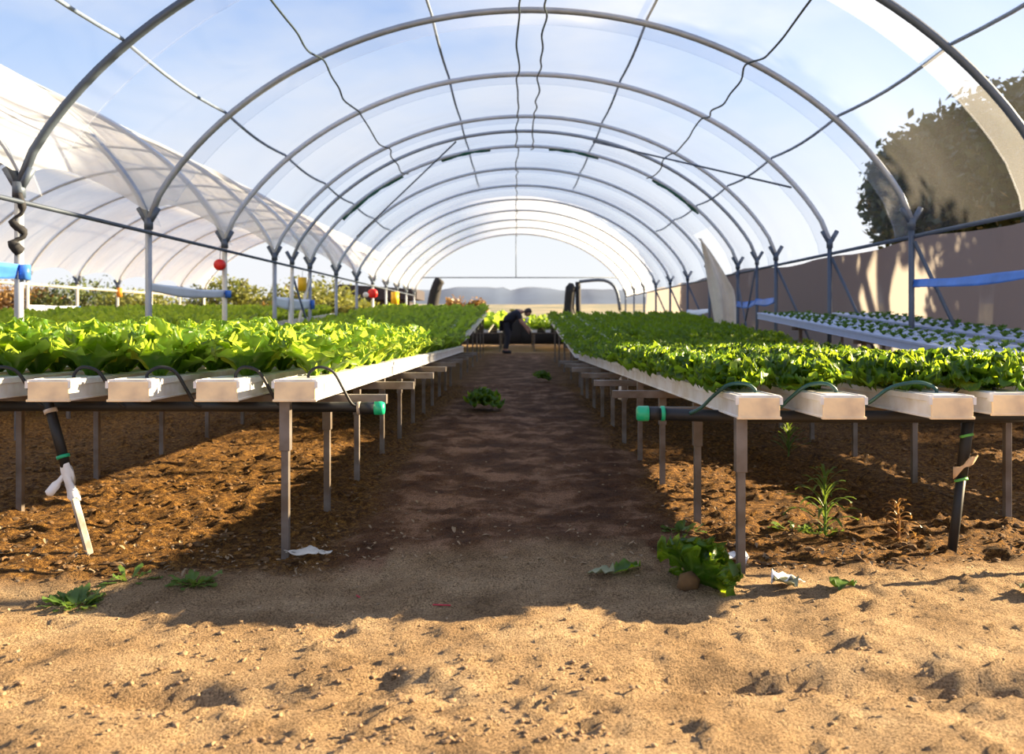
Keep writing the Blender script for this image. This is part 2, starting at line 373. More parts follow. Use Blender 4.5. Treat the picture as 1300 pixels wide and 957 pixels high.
post(-3.9, 4.4, 'valley post nearest the viewer, left of the picture'); post(4.2, 4.4, 'right side post nearest the viewer, right of the picture')
post(4.2, 15.1, 'extra right-side post close in front of the netted hoop', m='darksteel', r=.026)
post(-3.9, 15.1, 'slim post with leaning struts between the fourth and fifth left posts', m='palepipe', r=.03)

def bar(name, pts, r, m, label, cat, group=None, seg=8, smooth=0):
    mb = MB(); mb.tube(pts, r, seg, smooth); return tag(obj(name, mb, M[m], smooth=True), label, cat, group)
bar('side_rail', [(4.24, 4.3, 1.84), (4.24, 33.2, 1.84)], .022, 'darksteel', 'long dark rail along the film hem on the right side', 'rail')
bar('side_rail', [(-3.86, 5.2, 1.87), (-3.86, 33.2, 1.87)], .02, 'darksteel', 'long dark rail joining the posts between the two tunnels', 'rail')
bar('side_rail', [(-11.95, 11.6, 1.82), (-11.95, 33.2, 1.82)], .035, 'palepipe', 'long cream rail joining the far left row of posts', 'rail')
for k in (0, 1, 2, 3, 6, 7, 8):
    y = HOOP_Y[k]
    bar('diagonal_brace', [(4.22, y - .02, 1.78), (4.95, y - .25, .0)], .022, 'darksteel', f'slanting dark brace running down from the {ORD[k]} right post', 'brace', 'right side braces')
for a, b, w in ((15.1, 16.4, 'rear'), (16.4, 15.1, 'front')):
    bar('diagonal_brace', [(4.17, a, 1.8), (4.17, b, .05)], .016, 'darksteel', f'thin crossing brace starting at the {"netted hoop" if w == "front" else "extra hoop"} post on the right', 'brace', 'crossing braces')
bar('diagonal_brace', [(-3.9, 15.1, 1.75), (-3.75, 14.2, .05)], .03, 'palepipe', 'pale strut leaning forward from the slim left post', 'brace')
bar('diagonal_brace', [(-3.9, 15.1, 1.75), (-3.5, 15.6, .05)], .02, 'darksteel', 'thin dark strut leaning right from the slim left post', 'brace')
bar('diagonal_brace', [(-3.9, 16.4, 1.75), (-4.15, 15.7, .05)], .03, 'palepipe', 'pale strut leaning left beside the yellow card', 'brace')
for s in (-1, 1):                            # cross wires at the green hoop
    a, b = hoop_pts(-3.9, 4.2)[30 if s > 0 else 18], hoop_pts(-3.9, 4.2)[44 if s > 0 else 4]
    bar('stay_wire', [(a[0], 15.1, a[1] - .05), (b[0], 18.6 if s < 0 else 11.7, b[1] - .03)], .014, 'darksteel', f'straight dark stay under the roof on the {"right" if s > 0 else "left"} of the netted hoop', 'wire')

def wavy(x, z, y0, y1, amp, seed, n=6):
    r = random.Random(seed); pts = []; y = y0
    while y < y1 + .01:
        fr = ((y - 6.8) / 2.4) % 1.
        pts.append((x + r.uniform(-amp, amp), y, z - .10 * math.sin(math.pi * fr) + r.uniform(-amp, amp) * .5)); y += 2.4 / n
    return pts
def roofz(x, xl=-3.9, xr=4.2):
    xc = (xl + xr) / 2; hw = (xr - xl) / 2; R = (hw * hw + RISE * RISE) / (2 * RISE); dx = x - xc
    zc = math.sqrt(R * R - dx * dx) - (R - RISE); ze = RISE * math.sqrt(1 - (dx / hw) ** 2); return POST_Z + zc + .3 * (ze - zc)
for x, amp, w, y1 in ((-2.05, .03, 'left of the ridge', 16.4), (2.47, .035, 'right of the ridge', 16.4), (.02, .03, 'along the ridge line', 33.2), (.30, .03, 'just right of the ridge, beside another wire', 16.4)):
    bar('roof_wire', wavy(x, roofz(x) - .06, 4.4, y1, amp, int(x * 10) + 50), .011, 'wire', f'dark drooping wire hung under the hoops {w}', 'wire', None, 6, 4)
for x, w in ((-3.09, 'low on the left slope'), (-.9, 'left of the crown'), (1.4, 'right of the crown'), (3.43, 'low on the right slope')):
    bar('roof_rope', [(x, y, roofz(x) + .07 - .05 * math.sin(math.pi * (((y - 6.8) / 2.4) % 1))) for y in np.arange(4.4, 21.3, .4)], .016, 'rope', f'blurred grey rope lying over the film {w}', 'rope', None, 6)
for x in (-9.5, -7.9, -6.2):
    bar('roof_rope', [(x, 6.8, roofz(x, -11.95, -3.9) + .05), (x, 33.2, roofz(x, -11.95, -3.9) + .05)], .014, 'rope', {-9.5: 'rope over the left neighbour tunnel, outermost of three', -7.9: 'rope along the crown of the left neighbour tunnel', -6.2: 'rope over the left neighbour tunnel, nearest the valley'}[x], 'rope', None, 6)

# tapes tied between posts
def band(x, y0, y1, z, h, m, label, cat='band'):
    n = 14; rows = []; x += .045
    for i in range(n + 1):
        t = i / n; y = y0 + (y1 - y0) * t; sag = .03 * math.sin(math.pi * t); hh = h * (.8 + .2 * min(1, 4 * t, 4 * (1 - t)))
        rows.append([(x - .05 + .008 * math.sin(9 * t) + .006 * q % 2, y, z - sag + hh * (q / 4 - .5) + .004 * math.sin(11 * t + q)) for q in range(5)])
    mb = MB(); mb.grid(np.array(rows)); o = obj('tape_band', mb, M[m], smooth=True)
    s = o.modifiers.new('thick', 'SOLIDIFY'); s.thickness = .004
    t = tag(o, label, cat, 'tape bands between posts')
    mb = MB(); mb.tube([(x, y1, z - h * .5), (x, y1, z + h * .4)], .045, 8); k = obj('knot', mb, M['blueband'], o, smooth=True); return o
band(4.2, 6.8, 9.2, 1.34, .09, 'blueband', 'long blue tape tied between the two nearest right-hand posts')
band(4.17, 14.0, 15.1, 1.27, .12, 'blueband', 'short blue tape between posts beside the cream cloth flap')
band(4.17, 15.1, 16.4, 1.25, .12, 'blueband', 'short blue tape between the slim post and netted-hoop post on the right')
band(4.17, 18.8, 21.2, 1.15, .12, 'whiteband', 'pale tape low on the right side, far beyond the cloth flap')
band(-3.9, 4.4, 6.8, 1.33, .13, 'blueband', 'blue tape leaving the picture from the nearest left post')
band(-3.9, 9.2, 11.6, 1.3, .11, 'whiteband', 'white tape stretched to the post with the red disc')
band(-3.9, 14.0, 16.4, 1.25, .2, 'whiteband', 'white tape behind the pale struts, below the yellow card')
band(-11.95, 21.2, 23.6, 1.24, .2, 'whiteband', 'white tape between cream posts on the far left row')

def disc(x, y, z, r, m, label, name='red_disc', card=False):
    mb = MB()
    if card:
        mb.tube([(0, 0, -r), (0, 0, r)], r * .62, 14)
    else:
        mb.tube([(0, -.05, 0), (0, -.03, 0), (0, .03, 0), (0, .05, 0)], [r * .8, r, r, r * .8], 20)
    mb2 = MB(); mb2.tube([(0, 0, r * .8), (0, .02, r + .12)], .004, 5)
    o = tag(obj(name, mb, M[m], loc=(x, y, z), smooth=True), label, 'marker'); obj('string', mb2, M['wire'], o); return o
disc(-3.93, 11.5, 1.68, .075, 'red', 'round red trap hanging on the third left post', 'red_trap')
disc(-4.02, 16.3, 1.62, .13, 'yellow', 'yellow sticky trap hanging behind the white tape', 'yellow_trap', True)
disc(-3.87, 23.4, 1.66, .13, 'red', 'small red trap on a far left post', 'red_trap')
disc(-3.85, 27.6, 1.64, .2, 'yellow', 'yellow sticky trap on a far left post near the tunnel end', 'yellow_trap', True)
disc(-11.9, 26.0, 1.78, .13, 'orange', 'orange card on the far left row of posts', 'orange_card', True)
disc(-3.9, 22.5, 1.6, .07, 'bag', 'small white trap left of the far red one', 'white_trap')

# end wall parts
bar('end_wire', [(-3.7, 33.2, 2.57), (4.0, 33.2, 2.57)], .02, 'darksteel', 'level wire across the far open end of the tunnel', 'wire')
bar('end_wire', [(0, 33.2, 2.57), (0, 33.2, 4.2)], .016, 'darksteel', 'upright wire at the centre of the far open end', 'wire')
bar('rolled_curtain', [(-3.22, 33, .3), (-3.2, 33, 1.3), (-3.02, 33, 2.2), (-2.86, 33, 2.5)], [.2, .22, .2, .12], 'black', 'thick black rolled curtain at the left of the far end', 'curtain', None, 10, 4)
bar('rolled_curtain', [(2.0, 33, .2), (2.02, 33, 1.4), (2.1, 33, 2.35)], [.3, .2, .08], 'black', 'tapering black rolled curtain standing at the far end', 'curtain', None, 10, 4)
bar('end_post', [(2.4, 33, 0), (2.36, 33, 2.4)], .1, 'black', 'slim black post beside the tapering curtain at the far end', 'post')
bar('end_post', [(3.95, 32.9, 1.3), (3.8, 32.9, 2.1), (3.35, 32.9, 2.45), (2.4, 32.9, 2.4)], .06, 'darksteel', 'dark bent end frame at the right of the far opening', 'frame', None, 8, 4)

mb = MB(); mb.grid(np.array([[(x, 33.6 + .04 * math.sin(x * 5), z) for z in (0, .4, .8, 1.02)] for x in np.linspace(-3.4, 3.8, 40)]))
for x in (-3.4, -1.6, .2, 2., 3.8): mb.tube([(x, 33.62, 0), (x, 33.62, 1.1)], .03, 6)
o = obj('dark_backdrop', mb, M['black'], smooth=True); o.modifiers.new('t', 'SOLIDIFY').thickness = .01; tag(o, 'low black net added as a dark backdrop across the far end, behind the person', 'net')  # black sheet added as a backdrop for the dark gap behind the benches
# side curtain (translucent sheet)
def side_curtain():
    mb = MB(); ys = np.arange(6.9, 34, .25); zs = np.linspace(0, 1, 12); rows = []
    for y in ys:
        x = 5.6 + .03 * math.sin(y * 2.1) + .02 * math.sin(y * 5.3)
        if y > 17.5: x = 5.6 - .5 * min(1, (y - 17.5) / 1.5)
        rows.append([(x + .03 * math.sin(z * 5 + y), y, -.02 + z * (2.08 + .03 * math.sin(y * 1.7))) for z in zs])
    mb.grid(np.array(rows)); return mb
struct(obj('wall_right', side_curtain(), M['curtain'], smooth=True))
rows = []
for i in range(15):
    t = i / 14; z = 2.5 - 1.75 * t; xl = 3.62 + .30 * t; xr = 3.68 + .62 * min(1, t * 1.7) ** .8
    rows.append([(xl + (xr - xl) * q, 16.9 + .10 * math.sin(9 * q + 2 * t) + .5 * q * (1 - t), z + .1 * q * (1 - t)) for q in np.linspace(0, 1, 11)])
mb = MB(); mb.grid(np.array(rows)); o = obj('cloth_flap', mb, M['flap'], smooth=True); o.modifiers.new('t', 'SOLIDIFY').thickness = .006
tag(o, 'cream cloth flap hanging from the hole torn in the right side film', 'cloth')

# ------------------------------------------------------------------ growing channels and benches
def channel(x, y0, y1, z0, slope, label, w=.172, group=None, full=True, m='plastic', side=1):
    """lid top at z0 (at y0)"""
    t = thing('growing_channel', label, 'channel', (x, y0, 0), group); L = y1 - y0; h = w / 2
    b = MB(); b.box(-h + .006, h - .006, .004, L, z0 - .083, z0 - .012, slope)
    b.box(-h, h, .002, L, z0 - .085, z0 - .077, slope)
    bevel(obj('trough', b, M[m], t), .002)
    l = MB(); l.box(-h - .002, h + .002, .0, L, z0 - .013, z0, slope); l.box(-h - .002, -h + .004, 0, L, z0 - .024, z0 - .010, slope); l.box(h - .004, h + .002, 0, L, z0 - .024, z0 - .010, slope)
    l.box(-h + .018, -h + .026, .01, L, z0 - .002, z0 + .003, slope); l.box(h - .026, h - .018, .01, L, z0 - .002, z0 + .003, slope)
    bevel(obj('lid', l, M[m], t), .002)
    if full:
        e = MB(); e.box(-h + .004, h - .004, -.006, .004, z0 - .082, z0 - .008); e.box(-h - .001, h + .001, -.010, .004, z0 - .088, z0 - .078)
        c = bevel(obj('end_plate', e, M['cap'], t), .002); c['label'] = 'end plate tinted with warm light off the sand'
        for q in (-h, h):
            r = MB(); r.box(q - .006, q + .006, -.008, .012, z0 - .034, z0 - .006); obj('end_clip', r, M[m], t)
    return t
AL = [-.88, -1.19, -1.54, -1.86, -2.2, -2.5]; AR = [.897, 1.21, 1.61, 1.90, 2.28]
SLL, SLR = -.0164, -.019
for i, x in enumerate(AL):
    channel(x, 3.45, 13.2, .712, SLL, f'white channel of the near left bench, {"nearest the path" if i == 0 else ORD[i] + " from the path"}', group='near left channels')
for i, x in enumerate(AR):
    channel(x, 3.2 + (.0 if i != 3 else .12), 11.3, .671, SLR, f'white channel of the near right bench, {"nearest the path" if i == 0 else ORD[i] + " from the path"}', .162, group='near right channels')

def bench(label, xs_legs, ys_legs, beams, ztop, xb0, xb1, mleg='legsteel', double=True, w=.036):
    """legs reach the underside ztop(y); beams: list of y"""
    t = thing('bench_frame', label, 'bench frame', (xs_legs[0], ys_legs[0], 0)); ox, oy = xs_legs[0], ys_legs[0]
    for y in ys_legs:
        for k, x in enumerate(xs_legs):
            mb = MB(); zt = ztop(y); X = x - ox; Y = y - oy + .02 + (.0 if k == 0 else .1); split = .36 if y < 4.8 else .3
            mb.box(X - w * .42, X + w * .42, Y - w * .42, Y + w * .42, -.06, zt - .02)
            mb.box(X - w * .58, X + w * .58, Y - w * .55, Y + w * .55, zt - (.2 if k == 0 else .1), zt)
            bevel(obj('leg', mb, M[mleg], t), .002)
    for y in beams:
        mb = MB(); zt = ztop(y); mb.box(xb0 - ox, xb1 - ox, y - oy - .02, y - oy + .02, zt - .043, zt - .001)
        bevel(obj('cross_beam', mb, M[mleg], t), .002)
    return t
zAL = lambda y: .712 - .0885 + SLL * (y - 3.45)
zAR = lambda y: .671 - .0885 + SLR * (y - 3.2)
bench('grey steel legs and beams carrying the near left bench', (-.93, -2.5), [3.48, 4.25, 5.05, 6.0, 6.9, 7.8, 8.7, 9.6, 10.5, 11.4, 12.3], [3.9, 4.93, 6.1, 7.2, 8.3, 9.4, 10.5, 11.6, 12.8], zAL, -2.62, -.58)
bench('grey steel legs and beams carrying the near right bench', (.84, 2.33), [3.22, 3.99, 4.95, 5.84, 6.7, 7.5, 8.4, 9.3, 10.2, 11.0], [3.78, 4.93, 6.1, 7.3, 8.5, 9.7, 10.9], zAR, .55, 2.5)

# feed pipes (manifolds) with hoses
t = thing('feed_pipe', 'black feed pipe with green end cap under the left bench front', 'pipe', (-.57, 3.68, .585))
mb = MB(); mb.tube([(-2.1, 0, -.0), (-.14, 0, -.005), (0, 0, -.01)], .0215, 12); obj('pipe', mb, M['rubber'], t, smooth=True)
mb = MB(); mb.tube([(-.095, 0, -.01), (-.012, 0, -.01)], .0262, 14); obj('socket', mb, M['rubber'], t, smooth=True)
mb = MB(); mb.tube([(-.03, 0, -.01), (.0, 0, -.01), (.012, 0, -.01)], [.029, .029, .024], 16); obj('end_cap', mb, M['greencap'], t, smooth=True)['label'] = 'bright green end cap'
mb = MB(); mb.tube([(-.103, 0, -.01), (-.09, 0, -.01)], .028, 14); obj('clamp_ring', mb, M['grubby'], t, smooth=True)
t = thing('feed_pipe', 'thick black feed pipe with green end cap across the right bench front', 'pipe', (.50, 3.5, .572))
mb = MB(); mb.tube([(0.02, 0, 0), (.36, 0, -.012), (1.95, .08, -.022)], .025, 14); obj('pipe', mb, M['rubber'], t, smooth=True)
mb = MB(); mb.tube([(.03, 0, 0), (.075, 0, 0)], .028, 14); obj('socket', mb, M['rubber'], t, smooth=True)
mb = MB(); mb.tube([(-.012, 0, 0), (-.004, 0, 0), (.035, 0, 0)], [.026, .031, .031], 16); obj('end_cap', mb, M['greencap'], t, smooth=True)['label'] = 'bright green end cap'
mb = MB(); mb.tube([(.085, 0, 0), (.10, 0, 0)], .031, 14); obj('clamp_ring', mb, M['greencap'], t, smooth=True)['label'] = 'green ring'
def hose(pts, r, m, label):
    bar('feed_hose', pts, r, m, label, 'hose', 'feed hoses', 8, 6)
for i, x in enumerate(AL[:5]):
    zt = .712 - .003; j = .01 * math.sin(i * 2.3)
    hose([(x + .02 + j, 3.60, zt - .012), (x + .02 + j, 3.60, zt + .018), (x + .06, 3.60, zt + .045), (x + .115, 3.62, zt + .025), (x + .155, 3.64, zt - .05), (x + .185, 3.655, .60), (x + .21, 3.665, .583)], .0062 if i == 0 else .0072, 'rubber',
         f'thin black hose arching over the left bench channel {"nearest the path" if i == 0 else ORD[i] + " from the path"}')
for i, x in enumerate(AR):
    zt = .671 - .003
    if i == 3: k = .14
    else: k = 0
    dx = (.0, .0, .0, .02, 0)[i]
    hose([(x + .03, 3.36 + k, zt - .012), (x + .028, 3.36 + k, zt + .014), (x - .01, 3.36 + k, zt + .035), (x - .07, 3.38 + k, zt + .028), (x - .12 - dx, 3.42 + k * .5, zt - .02), (x - .16 - dx, 3.45, .60), (x - .20 - dx, 3.475, .575)] if i != 2 else
         [(x + .02, 3.36, zt - .012), (x + .015, 3.36, zt + .018), (x - .05, 3.36, zt + .04), (x - .15, 3.37, zt + .02), (x - .22, 3.40, zt - .04), (x - .27, 3.45, .588), (x - .30, 3.475, .565)], .0072, 'greenhose' if i < 3 else 'rubber',
         f'dark green hose looping over the right bench channel {"nearest the path" if i == 0 else ORD[i] + " from the path"}' if i < 3 else f'black hose looping over the right bench channel {ORD[i]} from the path')
# riser pipes
def tilt_pt(a, b, t): return tuple(a[i] + (b[i] - a[i]) * t for i in range(3))
a, b = (-1.955, 3.62, .61), (-1.74, 3.55, -.03)
t = thing('riser_pipe', 'leaning black riser tied to a pale stake under the left bench', 'pipe', (0, 0, 0))
mb = MB(); mb.tube([a, tilt_pt(a, b, .42)], .0205, 12); obj('pipe', mb, M['rubber'], t, smooth=True)
mb = MB(); mb.tube([tilt_pt(a, b, .36), b], .0165, 5); obj('stake', mb, M['grubby'], t)['label'] = 'pale grubby stake'
mb = MB(); mb.tube([tilt_pt(a, b, .345), tilt_pt(a, b, .365)], .0265, 14); obj('clamp_ring', mb, M['greencap'], t, smooth=True)['label'] = 'green ring'
mb = MB(); mb.tube([tilt_pt(a, b, .05), tilt_pt(a, b, .075)], .027, 14); obj('clamp_ring', mb, M['grubby'], t, smooth=True)['label'] = 'yellowish ring'
rows = []
for i in range(12):
    s = i / 11; c = tilt_pt(a, b, .40 + .22 * s)
    rows.append([(c[0] + (.02 + .008 * math.sin(5 * k + 9 * s) + (.022 if 2 < k < 5 and .2 < s < .5 else 0)) * math.cos(k * math.pi / 5), c[1] + (.021 + .006 * math.cos(3 * k + 7 * s)) * math.sin(k * math.pi / 5), c[2] - .01 * math.sin(k * 2)) for k in range(11)])
mb = MB(); mb.grid(np.array(rows)); mb.tube([tilt_pt(a, b, .45), (a[0] + .06, 3.57, .27), (a[0] + .035, 3.55, .23)], [.012, .02, .004], 6, 4)
obj('bag_wrap', mb, M['bag'], t, smooth=True)['label'] = 'white plastic bag wrapped round the joint'
a, b = (1.865, 3.56, .58), (1.755, 3.5, -.03)
t = thing('riser_pipe', 'leaning black riser with green ties and a beige rag under the right bench', 'pipe', (0, 0, 0))
mb = MB(); mb.tube([a, tilt_pt(a, b, .45)], .0225, 12); mb.tube([tilt_pt(a, b, .3), b], .0185, 12); obj('pipe', mb, M['rubber'], t, smooth=True)
for k in (.03, .17, .46):
    mb = MB(); c = tilt_pt(a, b, k); mb.tube([(c[0] - .001, c[1], c[2] + .004), (c[0] + .001, c[1] - .003, c[2] - .006)], .0265, 12); obj('tie', mb, M['limering'], t, smooth=True)['label'] = 'bright green tie'
c = tilt_pt(a, b, .36); mb = MB(); rows = [[(c[0] - .055 + .1 * u + .0 * v, c[1] - .03 - .012 * math.sin(3 * u), c[2] - .03 + .07 * u + (.035 - .02 * u) * v + .008 * math.sin(9 * u + 4 * v)) for v in np.linspace(-.5, .5, 4)] for u in np.linspace(0, 1, 9)]
mb.grid(np.array(rows)); o = obj('rag', mb, M['tag'], t, smooth=True); o.modifiers.new('t', 'SOLIDIFY').thickness = .006; o['label'] = 'beige rag'
bar('drain_pipe', [(.91, 7.3, .47), (.90, 7.3, .28)], .04, 'plastic', 'short white drain pipe hanging under the right bench beam', 'pipe', None, 12)

# far benches
def far_bench(xs, y0, y1, z0, z1, desc, grp, group_lab, legs=True, m='plastic'):
    sl = (z1 - z0) / (y1 - y0)
    for i, x in enumerate(xs):
        channel(x, y0, y1, z0, sl, f'white channel of the {desc}, {ORD[i]} {group_lab}', .16, grp, False, m)
    if legs:
        bench(f'legs and beams under the {desc}', (xs[0], xs[-1]) if xs[0] > 0 or len(xs) < 2 else (xs[0], xs[-1]), list(np.arange(y0 + .2, y1, 1.9)), list(np.arange(y0 + .25, y1, 1.9)), lambda y: z0 - .0885 + sl * (y - y0), min(xs) - .1, max(xs) + .1)
BL = [-.88 - .36 * i for i in range(8)]; BR = [.88 + .345 * i for i in range(10)]
zBL = (13.6, 23.9, .70, 1.17); zBR = (11.7, 21.4, .52, 1.03)
far_bench(BL, *zBL[:2], *zBL[2:], 'shaded bench beyond the near left one', 'far left channels', 'from the path')
far_bench(BR, *zBR[:2], *zBR[2:], 'shaded bench beyond the near right one', 'far right channels', 'from the path')
CL = [-.48 - .4 * i for i in range(6)]; CR = [.55 + .4 * i for i in range(6)]
far_bench(CL, 25.6, 31.5, .66, .84, 'last left bench past the person', 'last left channels', 'from the path')
far_bench(CR, 25.6, 31.5, .66, .84, 'last right bench past the person', 'last right channels', 'from the path')
DL = [-4.35 - .4 * i for i in range(12)]
far_bench(DL, 8.2, 20.5, .64, 1.10, 'bench in the neighbouring left tunnel', 'neighbour tunnel channels', 'from its right edge')
NR1 = [3.42, 3.60, 3.78, 3.96]; NR2 = [4.42, 4.60, 4.78, 4.96]
zN = (4.5, 12.0, .60, 1.05)
far_bench(NR1, *zN, 'seedling bench before the right posts', 'front seedling channels', 'from the lettuce bench', True, 'blueplastic')
far_bench(NR2, *zN, 'seedling bench behind the right posts', 'rear seedling channels', 'from the posts', True, 'blueplastic')

# ------------------------------------------------------------------ lettuce
def leaf(L, W, az, el, bend, ruffle, freq, nu, nv, rng, cup=.5, base=.0, tipw=.62, z0=0., fan=False):
    s = np.linspace(0, 1, nu)[:, None] * np.ones((1, nv)); t = np.linspace(-1, 1, nv)[None, :] * np.ones((nu, 1))
    # centre line by integrating elevation
    els = el - bend * np.linspace(0, 1, nu) ** 1.6
    dr = np.cos(els) * L / (nu - 1); dz = np.sin(els) * L / (nu - 1)
    R = base + np.concatenate([[0], np.cumsum(dr[:-1])]); Z = z0 + np.concatenate([[0], np.cumsum(dz[:-1])])
    nR = -np.sin(els); nZ = np.cos(els)
    w = W * (.2 + .8 * np.sin(np.pi * np.clip(s * tipw + .06, 0, 1)) ** 1.1) * np.sqrt(np.clip(1 - np.clip((s - .72) / .29, 0, 1) ** 2, .015, 1))
    if fan: w = W * (.18 + .82 * s ** .8) * np.sqrt(np.clip(1 - np.clip((s - .74) / .27, 0, 1) ** 2.4, .10, 1))
    ph = rng.uniform(0, 6.28, 4)
    edge = np.abs(t) ** 1.4 * np.clip(s * 1.6, 0, 1) + np.clip((s - .75) / .25, 0, 1) * .7
    off = ruffle * edge * (np.sin(freq * s * 6.28 + ph[0] * np.sign(t)) + .6 * np.sin(freq * 1.9 * s * 6.28 + ph[1] + 2 * t) + .5 * np.sin(freq * .8 * t * 3.1 + ph[2]) * np.clip((s - .6) / .4, 0, 1) + (.9 * np.sin(freq * 2.6 * t * 3.1 + ph[3]) * np.clip((s - .45) / .4, 0, 1) if fan else 0)) + cup * w * t ** 2 * .5
    inpl = ruffle * .35 * edge * np.sin(freq * 1.4 * s * 6.28 + ph[3])
    tx = t * w + np.sign(t) * inpl * (np.abs(t) > .5)
    r = R[:, None] + nR[:, None] * off; z = Z[:, None] + nZ[:, None] * off
    ca, sa = math.cos(az), math.sin(az)
    V = np.stack([r * ca - tx * sa, r * sa + tx * ca, z], -1)
    rib = np.exp(-(t / .14) ** 2) * (1 - s * .75)
    return V, rib
def lettuce_mb(kind, seed, lod):
    rng = np.random.default_rng(seed); mb = MB(); ribs = []
    if kind == 'butter':
        n = (24, 15, 9)[lod]; nu, nv = ((14, 13), (7, 6), (4, 4))[lod]
        for i in range(n):
            q = i / (n - 1)                    # 0 inner, 1 outer
            V, rb = leaf(.13 + .11 * rng.uniform(.5, 1.1) - .02 * q, .036 + .034 * q * rng.uniform(.6, 1.1) + .008, i * 2.4 + rng.uniform(-.3, .3), math.radians(90 - 42 * q + rng.uniform(-8, 8)), math.radians(5 + 52 * q * rng.uniform(.5, 1.3)),
                         .009 + .007 * rng.random(), rng.uniform(2.6, 4.6), nu, nv, rng, rng.uniform(.1, .9), .006)
            mb.grid(V); ribs.append(rb.reshape(-1))
    elif kind == 'curly':
        n = (42, 22, 12)[lod]; nu, nv = ((15, 21), (8, 11), (5, 6))[lod]
        for i in range(n):
            q = i / (n - 1)
            V, rb = leaf(.125 + .03 * q + rng.uniform(-.015, .02), .026 + .022 * q + rng.uniform(0, .01), i * 2.4 + rng.uniform(-.3, .3), math.radians(88 - 62 * q + rng.uniform(-8, 8)), math.radians(20 + 45 * q),
                         .010 + .003 * rng.random(), rng.uniform(2.2, 3.2), nu, nv, rng, rng.uniform(0, .5), .004, .6, .006, True)
            mb.grid(V); ribs.append(rb.reshape(-1) * .5)
    else:                                      # seedling
        n = 7
        for i in range(n):
            q = i / (n - 1)
            V, rb = leaf(.045 + .03 * q, .018 + .008 * q, i * 2.4, math.radians(75 - 45 * q), math.radians(25), .006, 2.5, 5, 4, rng, .4, .002)
            mb.grid(V); ribs.append(rb.reshape(-1) * .3)
    return mb, np.concatenate(ribs)
def lettuce_mesh(kind, seed, lod, m):
    mb, rib = lettuce_mb(kind, seed, lod); me = mb.mesh(kind, M[m], True)
    a = me.attributes.new('rib', 'FLOAT', 'POINT'); a.data.foreach_set('value', rib.astype(np.float32)); return me
BM = [[lettuce_mesh('butter', 100 + i, l, 'butter') for i in range(8)] for l in (0, 1)]
CM = [[lettuce_mesh('curly', 200 + i, l, 'curly') for i in range(8)] for l in (0, 1)]
SM = [lettuce_mesh('seedling', 300 + i, 0, 'seedling') for i in range(4)]
rl = random.Random(11)
def row_spots(x, y0, y1, sp, zf):
    y = y0; out = []
    while y < y1: out.append((x + rl.uniform(-.018, .018), y + rl.uniform(-.02, .02), zf(y))); y += sp
    return out
indiv_b, stuff_b, indiv_c, stuff_c = [], [], [], []
for i, x in enumerate(AL):
    for j, p in enumerate(row_spots(x, 3.79, 13.1, .185, lambda y: .712 + SLL * (y - 3.45))): indiv_b.append((p, i, j, 'near'))
for i, x in enumerate(AR):
    for j, p in enumerate(row_spots(x, 3.52, 11.2, .175, lambda y: .671 + SLR * (y - 3.2))): indiv_c.append((p, i, j, 'near'))
def lin(b): return lambda y: b[2] + (b[3] - b[2]) * (y - b[0]) / (b[1] - b[0])
for i, x in enumerate(BL):
    for j, p in enumerate(row_spots(x, 13.75, 23.8, .24, lin(zBL))): indiv_b.append((p, i, j, 'far'))
for i, x in enumerate(BR):
    for j, p in enumerate(row_spots(x, 11.85, 21.3, .24, lin(zBR))):
        if rl.random() < .04: continue
        indiv_c.append((p, i, j, 'far'))
for i, x in enumerate(CL):
    for j, p in enumerate(row_spots(x, 25.7, 31.4, .27, lin((25.6, 31.5, .66, .84)))): stuff_b.append(p + (1.75,))
for i, x in enumerate(CR):
    for j, p in enumerate(row_spots(x, 25.7, 31.4, .27, lin((25.6, 31.5, .66, .84)))): stuff_c.append(p + (1.9,))
for i, x in enumerate(DL):
    for j, p in enumerate(row_spots(x, 8.3, 20.4, .27, lin((8.2, 20.5, .64, 1.10)))): stuff_b.append(p)
def screenx(p): return CX + F * p[0] / p[1]
def split(lst, stuff):
    vis = [e for e in lst if -40 < screenx(e[0]) < 1340]; out = [e for e in lst if not (-40 < screenx(e[0]) < 1340)]
    vis.sort(key=lambda e: e[0][1]); stuff += [e[0] for e in vis[300:]] + [e[0] for e in out]; return vis[:300]
ib = split(indiv_b, stuff_b); ic = split(indiv_c, stuff_c)
def place(lst, meshes, name, desc, bench_side):
    for (p, i, j, where) in lst:
        d = p[1]; me = meshes[0 if d < 7 else 1][rl.randrange(8)]
        o = link(name, me, None, p); s = rl.uniform(.88, 1.12) * (1.08 if d > 7 else 1.); o.scale = (s, s, s * rl.uniform(.92, 1.08)); o.rotation_euler = (rl.uniform(-.07, .07), rl.uniform(-.07, .07), rl.uniform(0, 6.28))
        ch = 'nearest the path' if i == 0 else ORD[i] + ' from the path'
        if where == 'near' and j < 12:
            tag(o, f'{desc} on the {bench_side} channel {ch}, {ORD[j]} plant back', 'lettuce', f'near {bench_side} bench lettuces')
        elif where == 'near':
            tag(o, f'{desc} beyond the twelfth plant on the {bench_side} channel {ch}', 'lettuce', f'deep lettuces on the {bench_side} channel {ch}')
        else:
            tag(o, f'shaded {desc} on the far {bench_side} bench, channel {ch}', 'lettuce', f'far {bench_side} bench lettuces, channel {ch}')
place(ib, BM, 'lettuce', 'broad-leaved lettuce', 'left')
place(ic, CM, 'curly_lettuce', 'frilly lettuce', 'right')
